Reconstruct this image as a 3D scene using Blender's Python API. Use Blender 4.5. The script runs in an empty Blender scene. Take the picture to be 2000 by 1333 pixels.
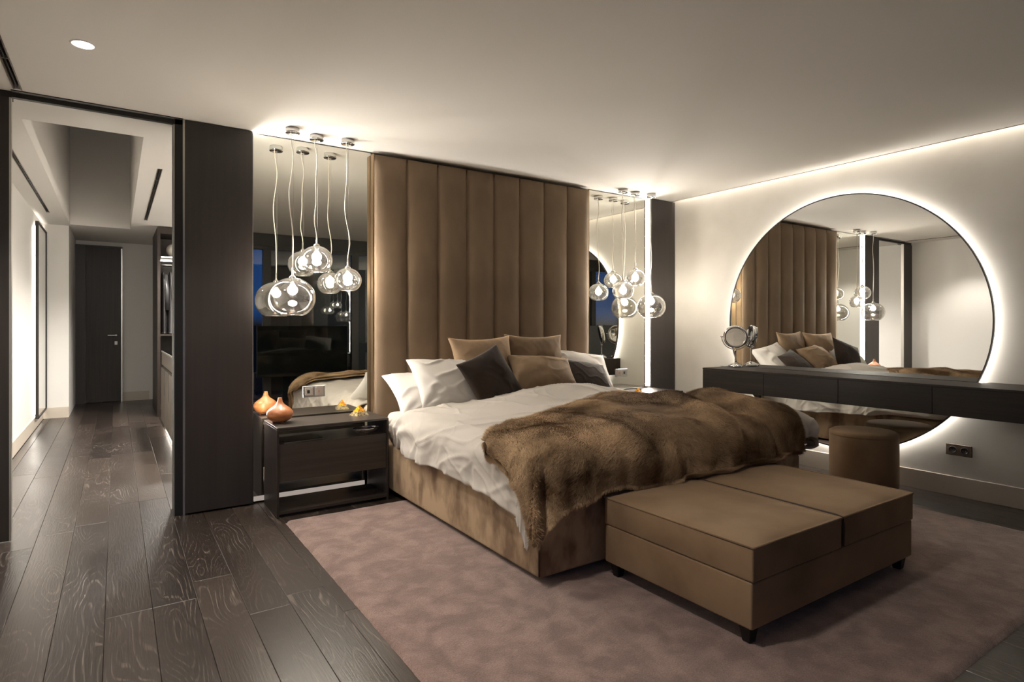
import bpy, bmesh, math, random
import numpy as np
from mathutils import Vector, Matrix

# ------------------------------------------------------------------ camera, world, exposure
SC = bpy.context.scene
COL = SC.collection
random.seed(7)
RNG = np.random.default_rng(7)
PI = math.pi

cam_data = bpy.data.cameras.new('camera')
cam_data.sensor_width = 36.0
cam_data.lens = 1155.0 / 2000.0 * 36.0
cam_data.shift_y = -31.2 / 2000.0
cam_data.clip_start = 0.02
cam = bpy.data.objects.new('camera', cam_data)
COL.objects.link(cam)
cam.location = (0, 0, 1.25)
cam.rotation_euler = (PI / 2, 0, -math.radians(33.79))
SC.camera = cam

SC.view_settings.view_transform = 'Standard'
SC.view_settings.look = 'None'
SC.view_settings.gamma = 1.0
SC.view_settings.use_curve_mapping = False
SC.view_settings.exposure = 1.0
SC.cycles.max_bounces = 10
SC.cycles.diffuse_bounces = 5
SC.cycles.glossy_bounces = 7
SC.cycles.transmission_bounces = 6
SC.cycles.transparent_max_bounces = 24
SC.cycles.sample_clamp_indirect = 6.0
SC.cycles.caustics_reflective = True
SC.cycles.use_denoising = True

world = bpy.data.worlds.new('world')
SC.world = world
world.use_nodes = True
wn = world.node_tree
wn.nodes.clear()
wo = wn.nodes.new('ShaderNodeOutputWorld')
wb = wn.nodes.new('ShaderNodeBackground')
wt = wn.nodes.new('ShaderNodeTexCoord')
ws = wn.nodes.new('ShaderNodeSeparateXYZ')
wr = wn.nodes.new('ShaderNodeValToRGB')
wn.links.new(wt.outputs['Generated'], ws.inputs[0])
wn.links.new(ws.outputs['Z'], wr.inputs[0])
wn.links.new(wr.outputs[0], wb.inputs[0])
wn.links.new(wb.outputs[0], wo.inputs[0])
cr = wr.color_ramp
cr.elements[0].position = 0.0
cr.elements[0].color = (0.0012, 0.002, 0.004, 1)
cr.elements[1].position = 0.02
cr.elements[1].color = (0.001, 0.032, 0.115, 1)
e_ = cr.elements.new(0.9)
e_.color = (0.001, 0.012, 0.05, 1)
wb.inputs[1].default_value = 1.0

WARM = (1.0, 0.93, 0.85)
COOLW = (1.0, 0.94, 0.87)
# light levels (emission strengths / watts)
L_BULB = 260.0
L_COLUMN = 110.0
L_RING = 17.0
L_COVE = 34.0
L_DOWN = 14.0
L_HALLRING = 14.0
L_HALL = 190.0
L_ROOM = 75.0


def area(name, loc, size, power, rot=(0, 0, 0), color=WARM, size_y=None, spread=None):
    d = bpy.data.lights.new(name, 'AREA')
    d.energy = power
    d.color = color
    d.size = size
    if size_y:
        d.shape = 'RECTANGLE'
        d.size_y = size_y
    if spread:
        d.spread = spread
    o = bpy.data.objects.new(name, d)
    o.location = loc
    o.rotation_euler = rot
    COL.objects.link(o)
    return o


def spot(name, loc, power, angle, blend=0.6, color=WARM, radius=0.09, rot=(0, 0, 0)):
    d = bpy.data.lights.new(name, 'SPOT')
    d.energy = power
    d.color = color
    d.spot_size = math.radians(angle)
    d.spot_blend = blend
    d.shadow_soft_size = radius
    o = bpy.data.objects.new(name, d)
    o.location = loc
    o.rotation_euler = rot
    COL.objects.link(o)
    return o


# ceiling spots: the doorway downlight, then added spots out of view
spot('downlight_beam', (-0.133, 3.51, 2.58), L_ROOM * 1.1, 105)
spot('downlight_beam', (0.55, 1.75, 2.58), L_ROOM * 0.9, 125)  # added out of frame to light the rug and bench from the left
spot('hall_fill_beam', (0.95, 5.6, 2.58), L_HALL * 1.2, 140, color=COOLW)  # this and the next two: hidden fill added to light the hall
spot('hall_fill_beam', (0.95, 7.2, 2.58), L_HALL * 1.0, 150, color=COOLW)
spot('hall_fill_beam', (0.95, 8.6, 2.58), L_HALL * 1.2, 140, color=COOLW)

spot('hall_fill_beam', (-0.10, 4.60, 2.57), L_HALL * 0.35, 80, color=COOLW, rot=(math.radians(58), 0, 0))  # added hidden fill towards the hall end, has no fitting

# ------------------------------------------------------------------ numeric helpers


class Noise2:
    def __init__(self, seed, n=64):
        r = np.random.default_rng(seed)
        self.g = r.uniform(-1, 1, (n, n))
        self.n = n

    def __call__(self, x, y):
        x = np.asarray(x, float)
        y = np.asarray(y, float)
        xi = np.floor(x).astype(int)
        yi = np.floor(y).astype(int)
        fx = x - xi
        fy = y - yi
        fx = fx * fx * fx * (fx * (fx * 6 - 15) + 10)
        fy = fy * fy * fy * (fy * (fy * 6 - 15) + 10)
        n = self.n
        a = self.g[xi % n, yi % n]
        b = self.g[(xi + 1) % n, yi % n]
        c = self.g[xi % n, (yi + 1) % n]
        d = self.g[(xi + 1) % n, (yi + 1) % n]
        return (a * (1 - fx) + b * fx) * (1 - fy) + (c * (1 - fx) + d * fx) * fy


def sstep(a, b, x):
    t = np.clip((x - a) / (b - a), 0, 1)
    return t * t * (3 - 2 * t)


# ------------------------------------------------------------------ materials
MATS = {}


def lin(r, g, b):
    f = lambda c: (c / 255 / 12.92) if c / 255 <= 0.04045 else ((c / 255 + 0.055) / 1.055) ** 2.4
    return (f(r), f(g), f(b), 1.0)


def pmat(name, color, rough=0.5, metal=0.0, spec=0.5, sheen=0.0, sheen_rough=0.4, coat=0.0, coat_rough=0.1,
         noise=None, bump=None, emit=None, sheen_tint=None):
    """noise = (scale, color2, contrast_lo, contrast_hi, detail) ; bump = (scale, strength, distance)"""
    m = bpy.data.materials.new(name)
    m.use_nodes = True
    nt = m.node_tree
    p = nt.nodes['Principled BSDF']
    p.inputs['Base Color'].default_value = color
    p.inputs['Roughness'].default_value = rough
    p.inputs['Metallic'].default_value = metal
    p.inputs['Specular IOR Level'].default_value = spec
    p.inputs['Sheen Weight'].default_value = sheen
    p.inputs['Sheen Roughness'].default_value = sheen_rough
    if sheen_tint:
        p.inputs['Sheen Tint'].default_value = sheen_tint
    p.inputs['Coat Weight'].default_value = coat
    p.inputs['Coat Roughness'].default_value = coat_rough
    tc = nt.nodes.new('ShaderNodeTexCoord')
    if noise:
        sc, c2, lo, hi, det = noise
        mp = nt.nodes.new('ShaderNodeMapping')
        if isinstance(sc, (tuple, list)):
            mp.inputs['Scale'].default_value = sc
            s = 1.0
        else:
            s = sc
        nt.links.new(tc.outputs['Object'], mp.inputs[0])
        n = nt.nodes.new('ShaderNodeTexNoise')
        n.inputs['Scale'].default_value = s
        n.inputs['Detail'].default_value = det
        nt.links.new(mp.outputs[0], n.inputs['Vector'])
        r = nt.nodes.new('ShaderNodeValToRGB')
        r.color_ramp.elements[0].position = lo
        r.color_ramp.elements[0].color = color
        r.color_ramp.elements[1].position = hi
        r.color_ramp.elements[1].color = c2
        nt.links.new(n.outputs[0], r.inputs[0])
        nt.links.new(r.outputs[0], p.inputs['Base Color'])
    if bump:
        sc, st, dist = bump
        n2 = nt.nodes.new('ShaderNodeTexNoise')
        n2.inputs['Detail'].default_value = 4
        if isinstance(sc, (tuple, list)):
            mp2 = nt.nodes.new('ShaderNodeMapping')
            mp2.inputs['Scale'].default_value = sc
            nt.links.new(tc.outputs['Object'], mp2.inputs[0])
            nt.links.new(mp2.outputs[0], n2.inputs['Vector'])
            n2.inputs['Scale'].default_value = 1.0
        else:
            nt.links.new(tc.outputs['Object'], n2.inputs['Vector'])
            n2.inputs['Scale'].default_value = sc
        b = nt.nodes.new('ShaderNodeBump')
        b.inputs['Strength'].default_value = st
        b.inputs['Distance'].default_value = dist
        nt.links.new(n2.outputs[0], b.inputs['Height'])
        nt.links.new(b.outputs[0], p.inputs['Normal'])
    if emit:
        p.inputs['Emission Color'].default_value = tuple(emit[0]) + (1,)
        p.inputs['Emission Strength'].default_value = emit[1]
    MATS[name] = m
    return m


def emat(name, color, strength):
    m = bpy.data.materials.new(name)
    m.use_nodes = True
    nt = m.node_tree
    nt.nodes.clear()
    o = nt.nodes.new('ShaderNodeOutputMaterial')
    e = nt.nodes.new('ShaderNodeEmission')
    e.inputs[0].default_value = tuple(color) + (1,)
    e.inputs[1].default_value = strength
    nt.links.new(e.outputs[0], o.inputs[0])
    return m


def glassmat(name, tint, refl=0.5, rough=0.0, gcol=(1, 1, 1, 1), base=0.04, haze=0.0):
    """thin sheet glass: clear body plus a Fresnel reflection"""
    m = bpy.data.materials.new(name)
    m.use_nodes = True
    nt = m.node_tree
    nt.nodes.clear()
    o = nt.nodes.new('ShaderNodeOutputMaterial')
    t = nt.nodes.new('ShaderNodeBsdfTransparent')
    t.inputs[0].default_value = tint
    g = nt.nodes.new('ShaderNodeBsdfGlossy')
    g.inputs['Roughness'].default_value = rough
    g.inputs['Color'].default_value = gcol
    lw = nt.nodes.new('ShaderNodeLayerWeight')
    lw.inputs[0].default_value = refl
    mr = nt.nodes.new('ShaderNodeMapRange')
    mr.inputs['To Min'].default_value = base
    mr.inputs['To Max'].default_value = 1.0
    nt.links.new(lw.outputs['Facing'], mr.inputs[0])
    pw = nt.nodes.new('ShaderNodeMath')
    pw.operation = 'POWER'
    pw.inputs[1].default_value = 2.2
    nt.links.new(mr.outputs[0], pw.inputs[0])
    ad = nt.nodes.new('ShaderNodeMath')
    ad.operation = 'ADD'
    ad.use_clamp = True
    ad.inputs[1].default_value = base
    nt.links.new(pw.outputs[0], ad.inputs[0])
    mx = nt.nodes.new('ShaderNodeMixShader')
    nt.links.new(ad.outputs[0], mx.inputs[0])
    nt.links.new(t.outputs[0], mx.inputs[1])
    nt.links.new(g.outputs[0], mx.inputs[2])
    if haze:
        tl = nt.nodes.new('ShaderNodeBsdfTranslucent')
        tl.inputs[0].default_value = (0.9, 0.88, 0.84, 1)
        df_ = nt.nodes.new('ShaderNodeBsdfDiffuse')
        df_.inputs[0].default_value = (0.9, 0.88, 0.84, 1)
        m3 = nt.nodes.new('ShaderNodeMixShader')
        nt.links.new(tl.outputs[0], m3.inputs[1])
        nt.links.new(df_.outputs[0], m3.inputs[2])
        m2 = nt.nodes.new('ShaderNodeMixShader')
        m2.inputs[0].default_value = haze
        nt.links.new(mx.outputs[0], m2.inputs[1])
        nt.links.new(m3.outputs[0], m2.inputs[2])
        nt.links.new(m2.outputs[0], o.inputs[0])
    else:
        nt.links.new(mx.outputs[0], o.inputs[0])
    return m


def oak_mat(name):
    m = bpy.data.materials.new(name)
    m.use_nodes = True
    nt = m.node_tree
    N = nt.nodes.new
    L = nt.links.new
    p = nt.nodes['Principled BSDF']
    tc = N('ShaderNodeTexCoord')
    oi = N('ShaderNodeObjectInfo')
    mul = N('ShaderNodeMath'); mul.operation = 'MULTIPLY'; mul.inputs[1].default_value = 57.0
    L(oi.outputs['Random'], mul.inputs[0])
    cb = N('ShaderNodeCombineXYZ')
    L(mul.outputs[0], cb.inputs[2])
    L(mul.outputs[0], cb.inputs[0])
    add = N('ShaderNodeVectorMath'); add.operation = 'ADD'
    L(tc.outputs['Object'], add.inputs[0]); L(cb.outputs[0], add.inputs[1])
    mp = N('ShaderNodeMapping'); mp.inputs['Scale'].default_value = (4.2, 0.75, 1.0)
    L(add.outputs[0], mp.inputs[0])
    n1 = N('ShaderNodeTexNoise'); n1.inputs['Scale'].default_value = 1.0; n1.inputs['Detail'].default_value = 2.2
    n1.inputs['Roughness'].default_value = 0.42
    L(mp.outputs[0], n1.inputs['Vector'])
    # contour lines of the slow noise = cathedral grain
    fr = N('ShaderNodeMath'); fr.operation = 'MULTIPLY'; fr.inputs[1].default_value = 190.0
    L(n1.outputs[0], fr.inputs[0])
    sn = N('ShaderNodeMath'); sn.operation = 'SINE'
    L(fr.outputs[0], sn.inputs[0])
    r1 = N('ShaderNodeValToRGB')
    r1.color_ramp.elements[0].position = 0.58; r1.color_ramp.elements[0].color = (0, 0, 0, 1)
    r1.color_ramp.elements[1].position = 0.98; r1.color_ramp.elements[1].color = (1, 1, 1, 1)
    L(sn.outputs[0], r1.inputs[0])
    # broken pores
    mp2 = N('ShaderNodeMapping'); mp2.inputs['Scale'].default_value = (190, 9, 1)
    L(add.outputs[0], mp2.inputs[0])
    n2 = N('ShaderNodeTexNoise'); n2.inputs['Scale'].default_value = 1.0; n2.inputs['Detail'].default_value = 2
    L(mp2.outputs[0], n2.inputs['Vector'])
    r2 = N('ShaderNodeValToRGB')
    r2.color_ramp.elements[0].position = 0.40; r2.color_ramp.elements[0].color = (0, 0, 0, 1)
    r2.color_ramp.elements[1].position = 0.62; r2.color_ramp.elements[1].color = (1, 1, 1, 1)
    L(n2.outputs[0], r2.inputs[0])
    mp3 = N('ShaderNodeMapping'); mp3.inputs['Scale'].default_value = (3.0, 1.3, 1)
    mp3.inputs['Location'].default_value = (4, 9, 2)
    L(add.outputs[0], mp3.inputs[0])
    n3 = N('ShaderNodeTexNoise'); n3.inputs['Scale'].default_value = 1.0; n3.inputs['Detail'].default_value = 2
    L(mp3.outputs[0], n3.inputs['Vector'])
    r3 = N('ShaderNodeValToRGB')
    r3.color_ramp.elements[0].position = 0.42; r3.color_ramp.elements[0].color = (0.08, 0.08, 0.08, 1)
    r3.color_ramp.elements[1].position = 0.62; r3.color_ramp.elements[1].color = (1, 1, 1, 1)
    L(n3.outputs[0], r3.inputs[0])
    m1 = N('ShaderNodeMath'); m1.operation = 'MULTIPLY'
    L(r1.outputs[0], m1.inputs[0]); L(r2.outputs[0], m1.inputs[1])
    m2 = N('ShaderNodeMath'); m2.operation = 'MULTIPLY'
    L(m1.outputs[0], m2.inputs[0]); L(r3.outputs[0], m2.inputs[1])
    # plank tone
    rt = N('ShaderNodeValToRGB')
    rt.color_ramp.elements[0].color = lin(33, 25, 21)
    rt.color_ramp.elements[1].color = lin(58, 48, 41)
    L(oi.outputs['Random'], rt.inputs[0])
    mix = N('ShaderNodeMixRGB'); mix.inputs[2].default_value = lin(118, 106, 96)
    mf = N('ShaderNodeMath'); mf.operation = 'MULTIPLY'; mf.inputs[1].default_value = 0.8
    L(m2.outputs[0], mf.inputs[0])
    L(mf.outputs[0], mix.inputs[0]); L(rt.outputs[0], mix.inputs[1])
    L(mix.outputs[0], p.inputs['Base Color'])
    rr = N('ShaderNodeMapRange'); rr.inputs['To Min'].default_value = 0.24; rr.inputs['To Max'].default_value = 0.40
    L(n3.outputs[0], rr.inputs[0])
    L(rr.outputs[0], p.inputs['Roughness'])
    p.inputs['Specular IOR Level'].default_value = 0.85
    sb = N('ShaderNodeMath'); sb.operation = 'SUBTRACT'
    pm = N('ShaderNodeMath'); pm.operation = 'MULTIPLY'; pm.inputs[1].default_value = 0.35
    L(r2.outputs[0], pm.inputs[0])
    L(pm.outputs[0], sb.inputs[0]); L(m2.outputs[0], sb.inputs[1])
    b = N('ShaderNodeBump'); b.inputs['Strength'].default_value = 0.32; b.inputs['Distance'].default_value = 0.0015
    L(sb.outputs[0], b.inputs['Height']); L(b.outputs[0], p.inputs['Normal'])
    return m


M_OAK = oak_mat('dark_brushed_oak')
M_GAP = pmat('floor_gap', lin(14, 12, 11), 0.9)
M_CEIL = pmat('ceiling_paint', lin(216, 212, 206), 0.85, spec=0.2)
M_WALL = pmat('stucco', lin(194, 190, 182), 0.62, spec=0.35, noise=(2.2, lin(184, 179, 170), 0.4, 0.7, 5),
              bump=((5, 5, 9), 0.22, 0.012))
M_HALLWALL = pmat('hall_paint', lin(214, 211, 206), 0.55, spec=0.4)
M_SKIRT = pmat('skirting_paint', lin(190, 180, 166), 0.4)
M_DARKWOOD = pmat('dark_stained_wood', lin(42, 35, 31), 0.42, noise=((60, 60, 1.5), lin(52, 44, 39), 0.35, 0.7, 4),
                  bump=((120, 120, 3), 0.12, 0.002), spec=0.3)
M_DARKPANEL = pmat('dark_panel', lin(38, 32, 29), 0.45, noise=((40, 40, 1.2), lin(44, 38, 34), 0.35, 0.7, 4))
M_DARKH = pmat('dark_stained_wood_flat', lin(44, 37, 32), 0.38, noise=((1.5, 60, 60), lin(56, 48, 42), 0.35, 0.7, 4),
               bump=((3, 120, 120), 0.1, 0.002))
M_DARKV = pmat('vanity_wood', lin(30, 23, 19), 0.55, spec=0.25, noise=((60, 1.5, 60), lin(40, 32, 27), 0.35, 0.7, 4),
               bump=((120, 3, 120), 0.1, 0.002))
M_BLACK = pmat('black_paint', lin(16, 14, 13), 0.5)
M_FRAME = pmat('window_frame_paint', lin(40, 36, 33), 0.45)
M_MIRROR = pmat('mirror_silver', (0.86, 0.87, 0.85, 1), 0.0, 1.0)
M_SMOKEMIRROR = pmat('mirror_wall_silver', (0.80, 0.80, 0.74, 1), 0.0, 1.0)
M_CHROME = pmat('chrome', (0.78, 0.78, 0.78, 1), 0.08, 1.0)
M_STEEL = pmat('brushed_steel', lin(170, 168, 164), 0.3, 1.0)
M_ALU = pmat('aluminium_trim', lin(190, 186, 180), 0.35, 1.0)
M_BRASS = pmat('bronze_trim', lin(168, 142, 112), 0.35, 1.0)
M_CABLE = pmat('white_cable', lin(225, 218, 204), 0.6)
M_VELVET = pmat('tan_velvet', lin(132, 113, 93), 0.75, spec=0.2, sheen=0.35, sheen_rough=0.35, sheen_tint=lin(226, 200, 166),
                noise=((2.6, 2.6, 1.5), lin(112, 95, 77), 0.38, 0.68, 4), bump=(350, 0.06, 0.001))
M_SUEDE = pmat('taupe_suede', lin(172, 148, 120), 0.8, spec=0.2, sheen=0.4, sheen_rough=0.4, sheen_tint=lin(220, 195, 165),
               noise=((7.5, 7.5, 4.0), lin(118, 96, 76), 0.46, 0.64, 4), bump=(300, 0.08, 0.001))
M_SUEDE2 = pmat('bench_suede', lin(140, 116, 90), 0.8, spec=0.2, sheen=0.35, sheen_rough=0.4, sheen_tint=lin(220, 195, 165),
                noise=((4.0, 4.0, 4.0), lin(118, 95, 72), 0.42, 0.74, 6), bump=(300, 0.08, 0.001))
M_PIPE = pmat('dark_seam', lin(58, 44, 33), 0.7)
M_LINEN = pmat('white_cotton', lin(188, 181, 172), 0.85, spec=0.2, sheen=0.1, bump=(26, 0.10, 0.012))
M_PILLOW = pmat('white_pillowcase', lin(206, 201, 194), 0.85, spec=0.2, bump=(20, 0.14, 0.012))
M_SHEET = pmat('mattress_cotton', lin(200, 190, 175), 0.9)
M_CUSHTAN = pmat('tan_cushion_velvet', lin(160, 135, 108), 0.75, spec=0.2, sheen=0.5, sheen_rough=0.35, sheen_tint=lin(235, 205, 165),
                 noise=(5.0, lin(130, 107, 84), 0.4, 0.7, 3), bump=(60, 0.05, 0.003))
M_CUSHTAUPE = pmat('taupe_cushion_velvet', lin(130, 109, 86), 0.75, spec=0.2, sheen=0.5, sheen_rough=0.35, sheen_tint=lin(225, 195, 160),
                   noise=(5.0, lin(102, 84, 65), 0.4, 0.7, 3), bump=(60, 0.05, 0.003))
M_CUSHDARK = pmat('dark_brown_cushion', lin(52, 41, 34), 0.85, spec=0.2, sheen=0.2, noise=(4.0, lin(42, 33, 28), 0.4, 0.7, 3))
M_BULB = emat('bulb_glow', (1.0, 0.93, 0.84), L_BULB)
M_LEDC = emat('column_led', (1.0, 0.945, 0.87), L_COLUMN)
M_LEDR = emat('mirror_led', (1.0, 0.94, 0.86), L_RING)
M_LEDV = emat('cove_led', (1.0, 0.92, 0.82), L_COVE)
M_LEDD = emat('downlight_glow', (1.0, 0.93, 0.82), L_DOWN)
M_LEDLOW = emat('low_led', (1.0, 0.86, 0.76), 0.18)  # weak pinkish glow standing in for the softly lit carpet band
M_LEDFILL = emat('hall_fill_led', (1.0, 0.93, 0.82), L_HALLRING * 3)  # glow of the added hall fill strip
M_LEDHM = emat('hall_mirror_led_soft', (1.0, 0.93, 0.82), L_HALLRING)
M_GLOBE = glassmat('smoked_globe_glass', (0.74, 0.725, 0.70, 1), refl=0.38, base=0.10, haze=0.004)
M_PANE = glassmat('window_glass', (0.85, 0.9, 0.95, 1), refl=0.3, base=0.10)
M_PANED = glassmat('skylight_glass', (0.30, 0.30, 0.30, 1), refl=0.3, base=0.10)
M_DISHG = glassmat('dish_glass', (0.9, 0.82, 0.80, 1), refl=0.45, base=0.10)
M_SCREEN = pmat('screen_black', (0.006, 0.008, 0.008, 1), 0.04, spec=0.6)
M_ONION = pmat('onion_wood', lin(178, 112, 66), 0.38, coat=0.25, noise=((14, 14, 40), lin(138, 80, 44), 0.4, 0.7, 4))
M_ONIOND = pmat('onion_base', lin(96, 50, 26), 0.5)
M_AMBER = pmat('amber_resin', lin(214, 150, 28), 0.15, coat=0.8, noise=(90, lin(150, 90, 10), 0.4, 0.6, 3))
M_RESIN = pmat('clear_resin', lin(150, 132, 96), 0.08, coat=1.0, noise=(120, lin(70, 58, 40), 0.45, 0.6, 3))
M_SOCKET = pmat('grey_plastic', lin(150, 140, 130), 0.4, metal=0.3)
M_SOCKETD = pmat('dark_plastic', lin(40, 36, 33), 0.5)
M_RED = pmat('red_mark', lin(150, 40, 36), 0.5)
M_CLOTH = [pmat('black_leather', lin(32, 31, 31), 0.45), pmat('grey_cloth', lin(66, 64, 64), 0.8), pmat('navy_cloth', lin(28, 28, 34), 0.8)]
M_WHITEBALL = pmat('white_ceramic', lin(220, 212, 200), 0.5)
M_YELLOW = pmat('yellow_card', lin(205, 165, 60), 0.5)
M_CABGREY = pmat('cabinet_taupe', lin(104, 95, 84), 0.45)

# ------------------------------------------------------------------ object helpers


def link(name, data, parent=None, loc=None, rot=None):
    o = bpy.data.objects.new(name, data)
    COL.objects.link(o)
    if parent is not None:
        o.parent = parent
    if loc is not None:
        o.location = loc
    if rot is not None:
        o.rotation_euler = rot
    return o


def tag(o, label=None, cat=None, group=None, kind=None):
    if label: o['label'] = label
    if cat: o['category'] = cat
    if group: o['group'] = group
    if kind: o['kind'] = kind
    return o


def thing(name, label, cat, loc=(0, 0, 0), rz=0.0, group=None):
    o = link(name, None, None, loc, (0, 0, rz))
    o.empty_display_size = 0.1
    return tag(o, label, cat, group)


def bm_mesh(name, bm, mat, smooth=False):
    me = bpy.data.meshes.new(name)
    bm.normal_update()
    bm.to_mesh(me)
    bm.free()
    for mm in (mat if isinstance(mat, (list, tuple)) else [mat]):
        me.materials.append(mm)
    if smooth:
        me.polygons.foreach_set('use_smooth', [True] * len(me.polygons))
    return me


def py_mesh(name, V, F, mat, smooth=True):
    me = bpy.data.meshes.new(name)
    me.from_pydata([tuple(v) for v in V], [], [tuple(f) for f in F])
    me.materials.append(mat)
    if smooth:
        me.polygons.foreach_set('use_smooth', [True] * len(me.polygons))
    me.update()
    return me


def add_box(bm, x0, x1, y0, y1, z0, z1, bevel=0.0, seg=2):
    b2 = bmesh.new()
    bmesh.ops.create_cube(b2, size=1.0)
    for v in b2.verts:
        v.co.x = x0 + (v.co.x + 0.5) * (x1 - x0)
        v.co.y = y0 + (v.co.y + 0.5) * (y1 - y0)
        v.co.z = z0 + (v.co.z + 0.5) * (z1 - z0)
    if bevel > 0:
        bmesh.ops.bevel(b2, geom=list(b2.edges), offset=bevel, segments=seg, profile=0.5, affect='EDGES')
    tmp = bpy.data.meshes.new('tmp')
    b2.to_mesh(tmp)
    b2.free()
    bm.from_mesh(tmp)
    bpy.data.meshes.remove(tmp)


def box(name, x0, x1, y0, y1, z0, z1, mat, parent=None, bevel=0.0, seg=2, smooth=False):
    """box given in the parent's local frame"""
    bm = bmesh.new()
    add_box(bm, x0, x1, y0, y1, z0, z1, bevel, seg)
    return link(name, bm_mesh(name, bm, mat, smooth), parent)


def lathe_mesh(name, prof, mat, seg=32, closed_ends=False, smooth=True):
    V, F = [], []
    n = len(prof)
    for k in range(seg):
        a = 2 * PI * k / seg
        for r, z in prof:
            V.append((r * math.cos(a), r * math.sin(a), z))
    for k in range(seg):
        k2 = (k + 1) % seg
        for i in range(n - 1):
            F.append((k * n + i, k2 * n + i, k2 * n + i + 1, k * n + i + 1))
    me = py_mesh(name, V, F, mat, smooth)
    bm = bmesh.new()
    bm.from_mesh(me)
    bmesh.ops.remove_doubles(bm, verts=bm.verts, dist=1e-6)
    bmesh.ops.recalc_face_normals(bm, faces=bm.faces)
    bm.to_mesh(me)
    bm.free()
    if smooth:
        me.polygons.foreach_set('use_smooth', [True] * len(me.polygons))
    return me


def lathe(name, prof, mat, parent=None, seg=32, loc=None, rot=None, smooth=True):
    return link(name, lathe_mesh(name, prof, mat, seg, smooth=smooth), parent, loc, rot)


def tube_mesh(name, pts, r, mat, seg=8, closed=False):
    pts = [Vector(p) for p in pts]
    V, F = [], []
    n = len(pts)
    up = Vector((0.13, 0.27, 0.95)).normalized()
    for i, p in enumerate(pts):
        if closed:
            t = (pts[(i + 1) % n] - pts[i - 1]).normalized()
        else:
            t = (pts[min(i + 1, n - 1)] - pts[max(i - 1, 0)]).normalized()
        a = t.cross(up)
        if a.length < 1e-3:
            a = t.cross(Vector((1, 0, 0)))
        a.normalize()
        b = t.cross(a).normalized()
        rr = r[i] if isinstance(r, (list, tuple)) else r
        for k in range(seg):
            th = 2 * PI * k / seg
            V.append(p + a * (rr * math.cos(th)) + b * (rr * math.sin(th)))
    m = n if closed else n - 1
    for i in range(m):
        j = (i + 1) % n
        for k in range(seg):
            k2 = (k + 1) % seg
            F.append((i * seg + k, i * seg + k2, j * seg + k2, j * seg + k))
    if not closed:
        F.append(tuple(range(seg - 1, -1, -1)))
        F.append(tuple((n - 1) * seg + k for k in range(seg)))
    return py_mesh(name, V, F, mat)


def tube(name, pts, r, mat, parent=None, seg=8, closed=False):
    return link(name, tube_mesh(name, pts, r, mat, seg, closed), parent)


def struct(o, label=None):
    o['kind'] = 'structure'
    if label:
        o['label'] = label
    return o


def copy_tree(o, parent=None):
    c = o.copy()
    COL.objects.link(c)
    c.parent = parent
    for ch in list(o.children):
        copy_tree(ch, c)
    return c


def grid_mesh(name, P, mat, smooth=True, wrap=False):
    """P: (n, m, 3) array"""
    n, m, _ = P.shape
    idx = np.arange(n * m).reshape(n, m)
    q = np.stack([idx[:-1, :-1], idx[1:, :-1], idx[1:, 1:], idx[:-1, 1:]], -1).reshape(-1, 4)
    return np_mesh(name, P.reshape(-1, 3), q, mat, smooth)


def np_mesh(name, V, F, mat, smooth=True):
    V = np.ascontiguousarray(V, dtype=np.float32)
    F = np.ascontiguousarray(F, dtype=np.int32)
    k = F.shape[1]
    me = bpy.data.meshes.new(name)
    me.vertices.add(len(V))
    me.vertices.foreach_set('co', V.ravel())
    me.loops.add(F.size)
    me.loops.foreach_set('vertex_index', F.ravel())
    me.polygons.add(len(F))
    me.polygons.foreach_set('loop_start', np.arange(0, F.size, k, dtype=np.int32))
    try:
        me.polygons.foreach_set('loop_total', np.full(len(F), k, dtype=np.int32))
    except Exception:
        pass
    me.update(calc_edges=True)
    me.validate()
    if smooth:
        me.polygons.foreach_set('use_smooth', np.ones(len(me.polygons), dtype=bool))
    me.materials.append(mat)
    return me


# ================================================================== STRUCTURE
XL, XR = -0.80, 5.10          # side walls of the bedroom
YF, YB = -0.35, 4.45          # window wall, mirror plane
H = 2.60
HY1 = 11.65                   # far end of the dressing hall


def plane_holes(name, x0, x1, y0, y1, z, holes, mat, thick=0.0, up=False):
    xs = sorted({x0, x1, *[h[0] for h in holes], *[h[1] for h in holes]})
    ys = sorted({y0, y1, *[h[2] for h in holes], *[h[3] for h in holes]})
    bm = bmesh.new()
    vv = {}

    def V(x, y, zz):
        k = (round(x, 4), round(y, 4), round(zz, 4))
        if k not in vv:
            vv[k] = bm.verts.new((x, y, zz))
        return vv[k]
    for i in range(len(xs) - 1):
        for j in range(len(ys) - 1):
            cx, cy = (xs[i] + xs[i + 1]) / 2, (ys[j] + ys[j + 1]) / 2
            if any(h[0] < cx < h[1] and h[2] < cy < h[3] for h in holes):
                continue
            a, b, c, d = V(xs[i], ys[j], z), V(xs[i + 1], ys[j], z), V(xs[i + 1], ys[j + 1], z), V(xs[i], ys[j + 1], z)
            bm.faces.new((a, d, c, b) if not up else (a, b, c, d))
    # sides of the holes
    for h in holes:
        dz = h[4]
        a = [(h[0], h[2]), (h[1], h[2]), (h[1], h[3]), (h[0], h[3])]
        for k in range(4):
            p, q = a[k], a[(k + 1) % 4]
            bm.faces.new((V(*p, z), V(*q, z), V(*q, z + dz), V(*p, z + dz)))
        if h[5]:
            bm.faces.new([V(*p, z + dz) for p in a])
    return struct(link(name, bm_mesh(name, bm, mat)))


# floor slab + planks
floor = struct(box('floor', XL - 0.1, XR + 0.1, YF - 0.1, HY1 + 0.1, -0.12, -0.0125, M_GAP))
PITCH = 0.173
plank_mesh = {}


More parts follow.
